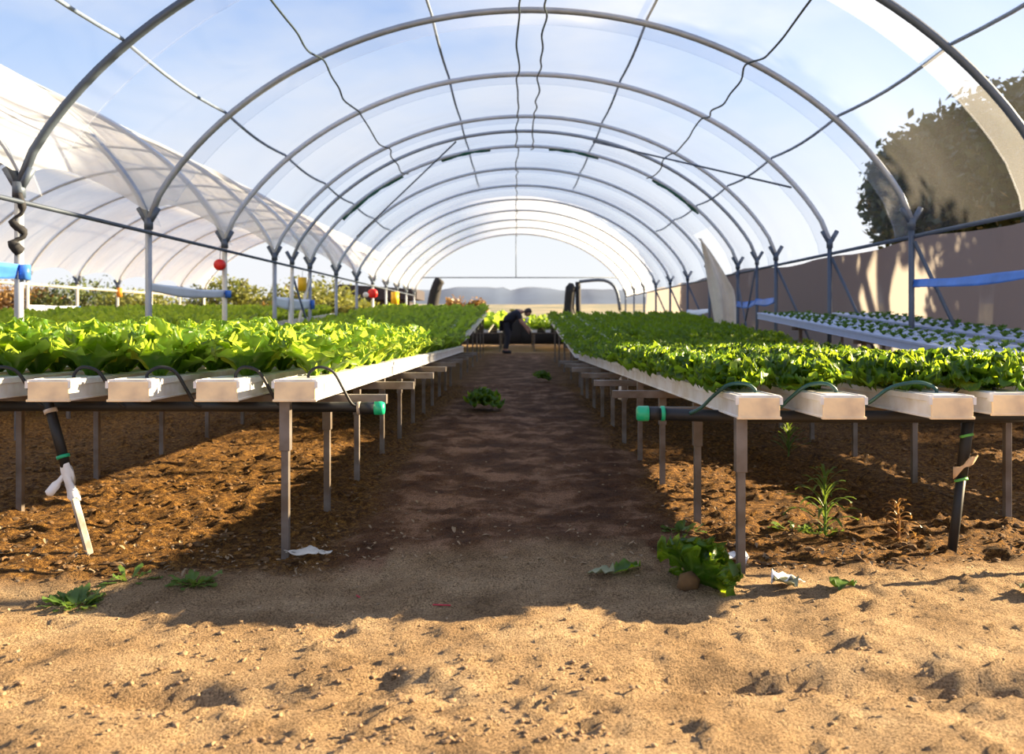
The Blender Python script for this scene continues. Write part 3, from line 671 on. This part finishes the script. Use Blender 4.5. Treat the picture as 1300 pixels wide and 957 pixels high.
def stuff(spots, kind, name, m, label):
    base = [lettuce_mb(kind, 400 + i, 2 if kind == 'butter' else 2) for i in range(5)]
    baseV = [(np.concatenate(b[0].v), np.array(b[0].f), b[1]) for b in base]; Vs = []; Fs = []; Rs = []; n = 0
    for p in spots:
        V, Fc, R = baseV[rl.randrange(5)]; a = rl.uniform(0, 6.28); s = rl.uniform(.92, 1.2) * (p[3] if len(p) > 3 else 1)
        ca, sa = math.cos(a), math.sin(a); W = V * s; W = np.stack([W[:, 0] * ca - W[:, 1] * sa + p[0], W[:, 0] * sa + W[:, 1] * ca + p[1], W[:, 2] + p[2]], -1)
        Vs.append(W); Fs.append(Fc + n); Rs.append(R); n += len(V)
    V = np.concatenate(Vs); Fa = np.concatenate(Fs); me = bpy.data.meshes.new(name)
    me.vertices.add(len(V)); me.vertices.foreach_set('co', V.reshape(-1).astype(np.float32))
    me.loops.add(len(Fa) * 4); me.loops.foreach_set('vertex_index', Fa.reshape(-1).astype(np.int32))
    me.polygons.add(len(Fa)); me.polygons.foreach_set('loop_start', np.arange(0, len(Fa) * 4, 4, dtype=np.int32)); me.polygons.foreach_set('use_smooth', [True] * len(Fa))
    me.materials.append(M[m]); me.update(calc_edges=True)
    a = me.attributes.new('rib', 'FLOAT', 'POINT'); a.data.foreach_set('value', np.concatenate(Rs).astype(np.float32))
    tag(link(name, me), label, 'lettuce', None, 'stuff')
stuff(stuff_b, 'butter', 'lettuce_crop', 'butter', 'mass of broad-leaved lettuce on the distant left benches and the neighbouring tunnel')
stuff(stuff_c, 'curly', 'curly_lettuce_crop', 'curly', 'mass of frilly lettuce on the distant right benches')
# seedlings
for b, xs, w in ((0, NR1, 'before the right posts'), (1, NR2, 'behind the right posts')):
    for i, x in enumerate(xs):
        k = 0; y = 5.6 + .05 * (i % 2)
        while y < 11.9:
            if not (screenx((x, y)) > 1480):
                o = link('lettuce_seedling', SM[rl.randrange(4)], None, (x + rl.uniform(-.01, .01), y, lin(zN)(y) - .002)); s = rl.uniform(.6, 1.05); o.scale = (s, s, s); o.rotation_euler = (0, 0, rl.uniform(0, 6.28))
                tag(o, f'tiny lettuce seedling on the seedling bench {w}, {ORD[i]} channel', 'seedling', f'seedlings {w}, {ORD[i]} channel')
            y += .225

def ico():
    t = (1 + 5 ** .5) / 2; v = np.array([(-1, t, 0), (1, t, 0), (-1, -t, 0), (1, -t, 0), (0, -1, t), (0, 1, t), (0, -1, -t), (0, 1, -t), (t, 0, -1), (t, 0, 1), (-t, 0, -1), (-t, 0, 1)], float)
    v /= np.linalg.norm(v[0]); f = [(0, 11, 5), (0, 5, 1), (0, 1, 7), (0, 7, 10), (0, 10, 11), (1, 5, 9), (5, 11, 4), (11, 10, 2), (10, 7, 6), (7, 1, 8), (3, 9, 4), (3, 4, 2), (3, 2, 6), (3, 6, 8), (3, 8, 9), (4, 9, 5), (2, 4, 11), (6, 2, 10), (8, 6, 7), (9, 8, 1)]
    return v, f
IV, IF = ico()
M['clod'] = simple('soil_clod', (.15, .08, .028), .95, 0, .3, 20)
# ------------------------------------------------------------------ litter and weeds on the soil
def gz(x, y): return float(ground_z(np.array([x]), np.array([y]))[0])
def fallen(name, kind, x, y, s, tiltx, tilty, label, cat='lettuce'):
    o = link(name, (BM if kind == 'b' else CM)[0][3], None, (x, y, gz(x, y) + .03 * s)); o.scale = (s, s, s); o.rotation_euler = (tiltx, tilty, 1.); return tag(o, label, cat)
fl = fallen('fallen_lettuce', 'c', .62, 3.06, 1.05, .35, 1.05, 'discarded lettuce lying on the sand left of the right front leg')
mb = MB(); mb.add(IV * np.array([.04, .04, .045]) + (0, 0, -.015), IF); obj('root_plug', mb, M['clod'], fl, smooth=True)['label'] = 'brown root plug'
fallen('fallen_lettuce', 'c', -.33, 8.9, 1.3, .1, .1, 'dark lettuce head dropped in the middle of the shaded path')
fallen('fallen_lettuce', 'c', .40, 13.3, .9, .2, .2, 'small lettuce dropped far down the path by the right bench')
def scrap(x, y, w, m, label, name='leaf_scrap', cat='leaf', seed=1):
    r = np.random.default_rng(seed); V, rib = leaf(w, w * .35, r.uniform(0, 6.28), math.radians(12), math.radians(15), w * .08, 3, 9, 7, r, .8)
    mb = MB(); mb.grid(V); o = obj(name, mb, M[m], loc=(x, y, gz(x, y) + .012), smooth=True)
    o.modifiers.new('t', 'SOLIDIFY').thickness = .0015; return tag(o, label, cat)
scrap(.36, 3.22, .12, 'butter', 'green leaf scrap lying at the edge of the shaded path', seed=3)
scrap(.27, 3.24, .10, 'wilt', 'pale leaf scrap left of the green one on the path edge', seed=4)
scrap(.92, 3.08, .11, 'wilt', 'wilted pale leaf beside the right front leg', seed=5)
scrap(1.02, 3.08, .12, 'bag', 'crumpled white leaf on the sand right of the wilted one', seed=6)
scrap(1.18, 3.04, .12, 'weed', 'flat green leaf pressed in the sand at the compost edge', seed=7)
scrap(1.83, 2.92, .13, 'wilt', 'withered grey leaf on the sand at the far right', seed=8)
scrap(.80, 3.42, .13, 'bag', 'white scrap on the compost left of the right front leg', seed=9)
mb = MB(); gu, gv = np.meshgrid(np.linspace(-1, 1, 22), np.linspace(-1, 1, 12), indexing='ij')
gx = gu * .082 + .012 * np.sin(5 * gv + 3 * gu); gy = gv * .032 * (1.1 - .6 * np.abs(gu)) + .01 * np.sin(4 * gu)
gh = .004 + .024 * np.abs(fbm(gu + 5, gv + 5, 2.2, 3, 41)) * 2 + .02 * np.exp(-(gu / .35) ** 2) * (1 - gv * gv)
mb.grid(np.stack([gx, gy, gh], -1))
o = obj('plastic_scrap', mb, M['wilt2'], loc=(-.82, 3.42, gz(-.82, 3.42) + .01), smooth=True); o.modifiers.new('t', 'SOLIDIFY').thickness = .002
tag(o, 'crumpled white plastic scrap on the ground behind the left front leg', 'scrap')
for x, y, l, an, lab in ((-.245, 2.86, .06, .1, 'short red string lying on the shaded sand in mid path'), (-.545, 3.0, .035, 1.0, 'dark red bit of string left of the path middle')):
    bar('string_scrap', [(x + l * (t - .5) * math.cos(an), y - l * (t - .5) * math.sin(an), gz(x, y) + .006) for t in (0, .3, .7, 1)], .0028, 'pinkstring', lab, 'string')

def blade_plant(name, x, y, h, n, w, m, label, droop=1.2, seed=1, stem=True, low=0):
    r = np.random.default_rng(seed); t = thing(name, label, 'weed', (x, y, gz(x, y) - .005))
    if stem:
        mb = MB(); mb.tube([(0, 0, -.02), (.005, 0, h * .5), (-.003, .003, h * .96)], [.006, .005, .002], 6, 3); obj('stem', mb, M[m], t, smooth=True)
    mb = MB()
    for i in range(n):
        q = i / n; z = h * (.12 + .84 * q); V, _ = leaf(h * (.85 - .5 * q) * r.uniform(.7, 1.1), w, i * 2.4, math.radians(40 + 35 * q), droop * r.uniform(.7, 1.4), .0015, 2, 9, 3, r, .6, 0, .5, z); mb.grid(V)
    for i in range(low):
        V, _ = leaf(r.uniform(.03, .085), w * .8, r.uniform(0, 6.28), math.radians(r.uniform(5, 45)), .5, .003, 3, 6, 3, r, .3, r.uniform(0, .06), .5, .003); mb.grid(V)
    obj('foliage', mb, M[m], t, smooth=True); return t
blade_plant('tall_weed', 1.36, 3.82, .27, 34, .007, 'weed', 'spiky bright green weed growing under the right bench', 1.6, 3, True, 60)
blade_plant('tall_weed', 1.87, 5.95, .21, 34, .006, 'weed', 'narrow pale upright weed stalk behind the right front channels', .7, 5)
for (x, y, h, n, lw, lab) in ((-1.50, 2.95, .05, 0, 60, 'low green weed on the sand at the lower left'), (-1.18, 3.17, .05, 0, 42, 'dark low weed in the shadow right of the left stake'), (-1.43, 3.2, .03, 0, 14, 'tiny green sprout left of the dark low weed'), (.74, 3.85, .06, 2, 26, 'small weed at the foot of the second right leg'), (1.25, 3.9, .04, 2, 30, 'low grass tuft left of the spiky weed')):
    blade_plant('low_weed', x, y, h, n, .0135, 'weed', lab, 1., int(abs(x) * 10), False, lw)
blade_plant('dead_weed', 1.64, 3.72, .16, 24, .006, 'deadweed', 'dry brown drooping weed under the right bench', 2.4, 8, True, 10)

def scatter(n, xr, yr, smin, smax, mask, name, m, label, flat=.6, seed=2):
    r = np.random.default_rng(seed); X = r.uniform(*xr, n * 3); Y = yr[0] + (yr[1] - yr[0]) * r.random(n * 3) ** 1.6
    k = mask(X, Y, r); X, Y = X[k][:n], Y[k][:n]; Z = ground_z(X, Y); mb = MB()
    for x, y, z in zip(X, Y, Z):
        s = smin + (smax - smin) * r.random() ** 3
        v = IV * s * r.uniform(.6, 1.2, (12, 1)) * np.array([r.uniform(.7, 1.5), r.uniform(.7, 1.5), flat]); mb.add(v + (x, y, z + s * .25), IF)
    return tag(obj(name, mb, M[m]), label, 'debris', None, 'stuff')
M['clod'] = simple('soil_clod', (.15, .08, .028), .95, 0, .3, 20)
M['litter'] = simple('dry_litter', (.30, .21, .12), .9, 0, .2, 20)
inc = lambda X, Y, r: zones(X, Y)[1] > .5
scatter(7000, (-4, 4), (3.1, 9), .004, .019, inc, 'soil_clod', 'clod', 'loose brown clods strewn under the benches')
def rutmask(X, Y, r):
    return (fbm(X * .8, Y, 2.6, 3, 51) > .06) | ((np.abs(Y - 2.27) < .07) & (fbm(X, Y, 3, 2, 52) > -.05))
M['sandclod'] = simple('sand_clod', (.30, .19, .10), .95, 0, .3, 20)
scatter(1500, (-2., 2.), (1.95, 2.75), .002, .011, rutmask, 'sand_clod', 'sandclod', 'crumbly sand clods along the tracks in the foreground', .55, 6)
scatter(2600, (-2.6, 2.8), (1.9, 6), .0015, .008, lambda X, Y, r: r.random(len(X)) < .9, 'gravel', 'litter', 'pale grit and pebbles on the sand and path', .7, 5)
# leafy litter line along the compost edge
r_ = np.random.default_rng(9); mb = MB()
for i in range(620):
    x = r_.uniform(-2.6, 3.2); y = 3.25 + abs(r_.normal(0, .42)) + (.1 if abs(x) < .6 else 0)
    if abs(x) < .45 and r_.random() < .6: continue
    V, _ = leaf(r_.uniform(.012, .035), r_.uniform(.004, .010), r_.uniform(0, 6.28), math.radians(r_.uniform(0, 45)), r_.uniform(0, 1), .002, 2, 4, 3, r_, .8); mb.grid(V + np.array([x, y, gz(x, y) + .002]))
tag(obj('leaf_litter', mb, M['litter']), 'dry leaf litter along the front edge of the dark compost', 'debris', None, 'stuff')

# ------------------------------------------------------------------ trees and bushes
def crown_mb(cx, cy, cz, rx, ry, rz, n, ls, seed, clump=26):
    r = np.random.default_rng(seed); mb = MB(); cl = r.normal(size=(clump, 3)); cl /= np.linalg.norm(cl, axis=1)[:, None]
    cl[:, 2] = np.abs(cl[:, 2]) * .9 - .25; cen = cl * .62; rad = r.uniform(.24, .52, clump)
    k = r.integers(0, clump, n); d = r.normal(size=(n, 3)); d /= np.linalg.norm(d, axis=1)[:, None]
    P = cen[k] + d * (rad[k] * (r.uniform(.3, 1.12, n) ** .6 + np.clip(np.abs(r.normal(0, .06, n)), 0, .14)))[:, None]
    P = P * np.array([rx, ry, rz]) + np.array([cx, cy, cz])
    a = r.normal(size=(n, 3)); a /= np.linalg.norm(a, axis=1)[:, None]; b = np.cross(a, r.normal(size=(n, 3))); b /= np.linalg.norm(b, axis=1)[:, None]
    s = ls * r.uniform(.35, 1.2, n)[:, None]; V = np.stack([P - a * s, P - b * s * .5, P + a * s, P + b * s * .5], 1).reshape(-1, 3)
    f = np.arange(n * 4).reshape(-1, 4); mb.v.append(V); mb.f += [tuple(q) for q in f.tolist()]; mb.n += len(V); return mb
def tree(name, x, y, h, rx, rz, label, m, n=9000, ls=.16, seed=1, cat='tree', group=None, trunk=True, z0=0.):
    t = thing(name, label, cat, (x, y, z0), group)
    obj('foliage', crown_mb(0, 0, h - rz, rx, rx, rz * 1.05, n, ls, seed), M[m], t)
    mb = MB(); r = random.Random(seed)
    mb.tube([(0, 0, -.1), (.1, 0, h * .3), (0, .1, h * .7)], [.03 * h, .022 * h, .008 * h], 8, 3)
    for k in range(6): 
        an = k * 1.05 + r.random(); mb.tube([(.05, 0, h * (.25 + .06 * k)), (rx * .35 * math.cos(an), rx * .35 * math.sin(an), h * (.5 + .04 * k)), (rx * .65 * math.cos(an), rx * .65 * math.sin(an), h * (.62 + .05 * k))], [.012 * h, .008 * h, .003 * h], 6, 2)
    obj('trunk' if trunk else 'stem', mb, M['bark'], t, smooth=True); return t
tree('shade_tree', 14.2, 25.4, 8.3, 3.7, 3.7, 'dark leafy tree seen through film, its crown clear of the roof edge', 'treeleaf', 42000, .17, 3, group=None)
tree('shade_tree', 14.6, 20.4, 8.6, 3.9, 3.9, 'taller dark tree at the right picture edge, seen through the film', 'treeleaf', 42000, .17, 4)
tree('shade_tree', 15.4, 15.6, 9.5, 3.6, 2.1, 'unseen dark tree beyond the right side of the tunnel, shaped for its shade', 'treeleaf', 24000, .24, 6)  # out of view; crown raised to shade the benches but let sun reach the wall
tree('shade_tree', 20.5, 18.0, 13., 4.4, 3., 'unseen tall tree added in a rear row for shade, behind the nearest dark tree', 'treeleaf', 26000, .3, 7)  # out of view; rear row added to shade the far benches
tree('shade_tree', 20.5, 24.2, 13., 4.2, 3.2, 'unseen tall tree added in a rear row for shade, behind the two farther dark trees', 'treeleaf', 26000, .3, 8)  # second out-of-view tree added for shade on the benches
tree('added_shade_tree', 14.2, 11.7, 5.9, 2.1, 2.0, 'unseen low tree added outside the right wall to shade it, nearest the viewer', 'treeleaf', 9000, .16, 9)  # added out of view to darken the near stretch of the right wall
bs = [(-36, 46, 3.3, 3.6, 'darkbush', 'dark green bush behind the leftmost cream post'), (-31.5, 47, 3.0, 3.2, 'bushleaf', 'yellow-green bush left of the orange one'), (-26.5, 46, 3.4, 2.2, 'autumnleaf', 'orange autumn bush behind the cream posts'), (-23.5, 47, 3.6, 3.0, 'darkbush', 'dark bush right of the orange bush'),
      (-19.8, 46, 2.9, 2.6, 'bushleaf', 'low green bush behind the second white tape'), (-14.8, 44, 3.5, 2.3, 'bushleaf', 'rounded yellow-green bush right of the red trap'), (-12.8, 45, 2.2, 1.5, 'autumnleaf', 'reddish low bush left of the slim post'), (-9.6, 40, 3.2, 2.6, 'bushleaf', 'bright yellow-green bush right of the yellow trap'),
      (-7.4, 39, 2.1, 2.0, 'bushleaf', 'low bright bush beyond the shaded left bench'), (-3.6, 52, 2.5, .9, 'autumnleaf', 'small orange bush right of the rolled black curtain'), (-2.4, 52, 2.4, .8, 'autumnleaf', 'second small orange bush, nearer the middle')]
for i, (x, y, h, rx, m, lab) in enumerate(bs): tree('bush', x, y, h, rx, h * .48, lab, m, 3000, .13, 20 + i, 'bush', None, False)
# shed
t = thing('field_shed', 'low dark open shed beyond the left posts', 'shed', (-7.3, 44, 0))
mb = MB(); mb.box(-1.9, 1.9, 0, 3, 0, 1.9); obj('wall_boards', mb, M['shed'], t)
mb = MB(); mb.add([(-2.3, -.4, 1.9), (2.3, -.4, 2.0), (2.3, 3.4, 2.0), (-2.3, 3.4, 1.9), (-1.6, -.4, 2.75), (2.3, -.4, 2.5), (2.3, 3.4, 2.5), (-1.6, 3.4, 2.75)], [(0, 1, 2, 3), (4, 7, 6, 5), (0, 4, 5, 1), (3, 2, 6, 7), (0, 3, 7, 4), (1, 5, 6, 2)]); obj('roof', mb, M['shed'], t)

# ------------------------------------------------------------------ person bending in the aisle
def skin_obj(name, verts, edges, radii, m, parent, root=0, lvl=2):
    me = bpy.data.meshes.new(name); me.from_pydata(verts, edges, []); me.materials.append(m); o = link(name, me, parent)
    o.modifiers.new('skin', 'SKIN'); 
    for i, r in enumerate(radii):
        v = me.skin_vertices[0].data[i]; v.radius = (r, r) if not hasattr(r, '__len__') else r; v.use_root = (i == root)
    s = o.modifiers.new('sub', 'SUBSURF'); s.levels = lvl; s.render_levels = lvl
    o.modifiers['skin'].use_smooth_shade = True; return o
def person():
    # stands sideways at the aisle, bent forward to the right (+x), hands at the right bench
    t = thing('person', 'person in dark clothes bending over in the aisle between the far benches', 'person', (-.12, 24.2, .02))
    V = [(-.16, 0, .84), (-.04, 0, .97), (.10, 0, 1.09), (.20, 0, 1.15), (.28, -.02, 1.155), (.36, -.04, 1.16),      # 0 pelvis..3 chest top 4 neck 5 head base
         (-.16, -.10, .80), (-.10, -.12, .45), (-.16, -.12, .08), (-.04, -.13, .03),         # left leg 6-9
         (-.17, .10, .80), (-.12, .14, .45), (-.20, .15, .08), (-.08, .16, .03),             # right leg
         (.18, -.18, 1.11), (.27, -.22, .86), (.40, -.16, .70),                              # near arm 14-16
         (.19, .17, 1.11), (.30, .20, .88), (.45, .12, .74)]                                  # far arm 17-19
    E = [(0, 1), (1, 2), (2, 3), (3, 4), (4, 5), (0, 6), (6, 7), (7, 8), (8, 9), (0, 10), (10, 11), (11, 12), (12, 13), (2, 14), (14, 15), (15, 16), (2, 17), (17, 18), (18, 19)]
    R = [.14, .13, .15, .10, .055, .05, .09, .06, .045, .035, .09, .06, .045, .035, .06, .042, .03, .06, .042, .03]
    # hands: palm plus five fingers each
    for w, (hx, hy, hz), s in ((16, V[16], -1), (19, V[19], 1)):
        p = len(V); V.append((hx + .05, hy + .01 * s, hz - .06)); E.append((w, p)); R.append(.026)
        for k in range(4):
            a = len(V); o = (k - 1.5) * .018; V += [(hx + .075, hy + o, hz - .10), (hx + .085 - .004 * k, hy + o * 1.15, hz - .135 + .004 * abs(k - 1)), (hx + .072, hy + o * 1.15, hz - .16 + .006 * abs(k - 1))]
            E += [(p, a), (a, a + 1), (a + 1, a + 2)]; R += [.0095, .0085, .0075]
        a = len(V); V += [(hx + .035, hy - .035 * s, hz - .08), (hx + .045, hy - .045 * s, hz - .11)]; E += [(p, a), (a, a + 1)]; R += [.011, .009]
    body = skin_obj('body', V, E, R, M['skin'], t)
    # head with face
    mb = MB(); n, q = 20, 16; rows = []
    for i in range(n + 1):
        ph = math.pi * i / n; row = []
        for j in range(q + 1):
            th = 2 * math.pi * j / q; x = math.sin(ph) * math.cos(th); y = math.sin(ph) * math.sin(th); z = math.cos(ph)
            # local: x = face forward, z = crown up
            f = 1 + (.10 if x > .9 and -.25 < z < .05 else 0) - (.05 if x > .6 and .05 < z < .3 and abs(abs(y) - .35) < .2 else 0)
            row.append((x * .095 * f, y * .076 * (1 - .2 * max(0, -z)), z * .118))
        rows.append(row)
    mb.grid(np.array(rows)); mb.add(np.array(IV) * .013 + (.102, 0, -.015), IF)                      # nose
    for s in (-1, 1): mb.add(IV * np.array([.018, .008, .028]) + (-.005, .078 * s, -.01), IF)           # ears
    hd = obj('head', mb, M['skin'], t, (.45, -.07, 1.13), True); hd.rotation_euler = (0, math.radians(62), math.radians(-35))
    mb = MB(); rows = []
    for i in range(12):
        ph = math.pi * .62 * i / 11; rows.append([(math.sin(ph) * math.cos(a) * .108 - .018 + (-.02 if math.cos(a) > .3 and ph > 1.0 else 0), math.sin(ph) * math.sin(a) * .09, math.cos(ph) * .132 + .006) for a in np.linspace(0, 2 * math.pi, 17)])
    mb.grid(np.array(rows)); h = obj('hair', mb, M['hair'], hd, (0, 0, 0), True)
    for s in (-1, 1):
        mb = MB(); mb.add(IV * .009 + (.088, .032 * s, .015), IF); obj('eye', mb, M['black'], hd)
    mb = MB(); mb.add(IV * np.array([.006, .022, .005]) + (.088, 0, -.055), IF); obj('mouth', mb, M['pinkstring'], hd)
    V2 = [(-.19, 0, .80), (-.04, 0, .975), (.10, 0, 1.09), (.20, 0, 1.145), (.18, -.18, 1.11), (.25, -.215, .93), (.19, .17, 1.11), (.28, .2, .95)]
    skin_obj('shirt', V2, [(0, 1), (1, 2), (2, 3), (2, 4), (4, 5), (2, 6), (6, 7)], [.18, .17, .175, .115, .075, .056, .072, .056], M['navy'], t)
    V3 = [(-.165, 0, .86), (-.16, -.10, .80), (-.10, -.12, .45), (-.16, -.12, .10), (-.17, .10, .80), (-.12, .14, .45), (-.20, .15, .10)]
    skin_obj('trousers', V3, [(0, 1), (1, 2), (2, 3), (0, 4), (4, 5), (5, 6)], [.178, .12, .08, .062, .12, .08, .062], M['trouser'], t)
    mb = MB(); mb.add(IV * np.array([.09, .12, .04]) + (.02, -.02, 1.20), IF); o = obj('sunlit_patch', mb, M['sunlit_back'], t, smooth=True); o['label'] = 'yellow patch standing for sunlight on the back'  # sunlight on the bent back painted as a yellow lump
    for yy, xx in ((-.125, -.10), (.155, -.14)):
        mb = MB(); mb.tube([(xx - .12, yy, .035), (xx - .03, yy, .045), (xx + .09, yy, .02)], [.045, .05, .03], 8, 3); obj('shoe', mb, M['black'], t, smooth=True)
    mb = MB(); mb.tube([(.40, -.18, .86), (.43, -.2, .95), (.46, -.2, 1.0)], [.035, .03, .012], 7, 3); obj('cloth', mb, M['bag'], t, smooth=True)['label'] = 'white cloth held in front'
person()

# ------------------------------------------------------------------ light, sky, camera
w = bpy.data.worlds.new('World'); bpy.context.scene.world = w; w.use_nodes = True; nt = w.node_tree; nt.nodes.clear(); L = nt.links.new
out = nt.nodes.new('ShaderNodeOutputWorld'); bg = nt.nodes.new('ShaderNodeBackground'); tc = N(nt, 'ShaderNodeTexCoord')
sx = N(nt, 'ShaderNodeSeparateXYZ'); L(tc.outputs['Generated'], sx.inputs[0])
grad = ramp(nt, sx.outputs['Z'], [(0., (.97, .98, 1.)), (.10, (.90, .95, 1.)), (.26, (.54, .71, 1.)), (.5, (.22, .40, .85)), (1., (.08, .2, .6))])
mp = N(nt, 'ShaderNodeMapping'); mp.inputs['Scale'].default_value = (1., 1., 2.6); mp.inputs['Rotation'].default_value = (.1, .25, 0); L(tc.outputs['Generated'], mp.inputs[0])
no = N(nt, 'ShaderNodeTexNoise'); no.inputs['Scale'].default_value = 2.4; no.inputs['Detail'].default_value = 7; no.inputs['Roughness'].default_value = .52; L(mp.outputs[0], no.inputs['Vector'])
cm = N(nt, 'ShaderNodeMapRange'); cm.inputs['From Min'].default_value = .42; cm.inputs['From Max'].default_value = .68; L(no.outputs['Fac'], cm.inputs['Value'])
mx = N(nt, 'ShaderNodeMix', data_type='RGBA'); L(cm.outputs[0], mx.inputs[0]); L(grad.outputs[0], mx.inputs[6]); mx.inputs[7].default_value = (.93, .94, .98, 1)
dt = N(nt, 'ShaderNodeVectorMath', operation='DOT_PRODUCT'); L(tc.outputs['Generated'], dt.inputs[0]); dt.inputs[1].default_value = Vector((2.85, .65, 1.)).normalized()
gp = N(nt, 'ShaderNodeMapRange'); gp.inputs['From Min'].default_value = .3; gp.inputs['From Max'].default_value = 1.; gp.inputs['To Max'].default_value = .42; L(dt.outputs['Value'], gp.inputs['Value'])
ga = N(nt, 'ShaderNodeMix', data_type='RGBA', blend_type='ADD'); L(gp.outputs[0], ga.inputs[0]); L(mx.outputs[2], ga.inputs[6]); ga.inputs[7].default_value = (1., .92, .8, 1); L(ga.outputs[2], bg.inputs[0]); bg.inputs[1].default_value = 1.0; L(bg.outputs[0], out.inputs[0])
sun = bpy.data.lights.new('sun', 'SUN'); sun.energy = 27.; sun.angle = math.radians(.6); sun.color = (1., .77, .46)
so = bpy.data.objects.new('sun', sun); C.objects.link(so); S = Vector((2.85, .70, 1.)); so.rotation_euler = S.to_track_quat('Z', 'Y').to_euler(); so.location = (20, 5, 12)

cam = bpy.data.cameras.new('camera'); co = bpy.data.objects.new('camera', cam); C.objects.link(co)
co.location = (0, 0, CAMZ); co.rotation_euler = (math.pi / 2, 0, 0)
cam.sensor_width = 36; cam.lens = F / 1300 * 36
cam.shift_x = -(CX - 650) / 1300; cam.shift_y = -(478.5 - HZ) / 1300
cam.clip_end = 3000; cam.dof.use_dof = True; cam.dof.focus_distance = 3.7; cam.dof.aperture_fstop = 3.4
sc = bpy.context.scene; sc.camera = co
sc.view_settings.view_transform = 'Standard'; sc.view_settings.look = 'None'; sc.view_settings.gamma = 1; sc.view_settings.use_curve_mapping = False
sc.view_settings.exposure = 0.0
sc.cycles.transparent_max_bounces = 16; sc.cycles.max_bounces = 8
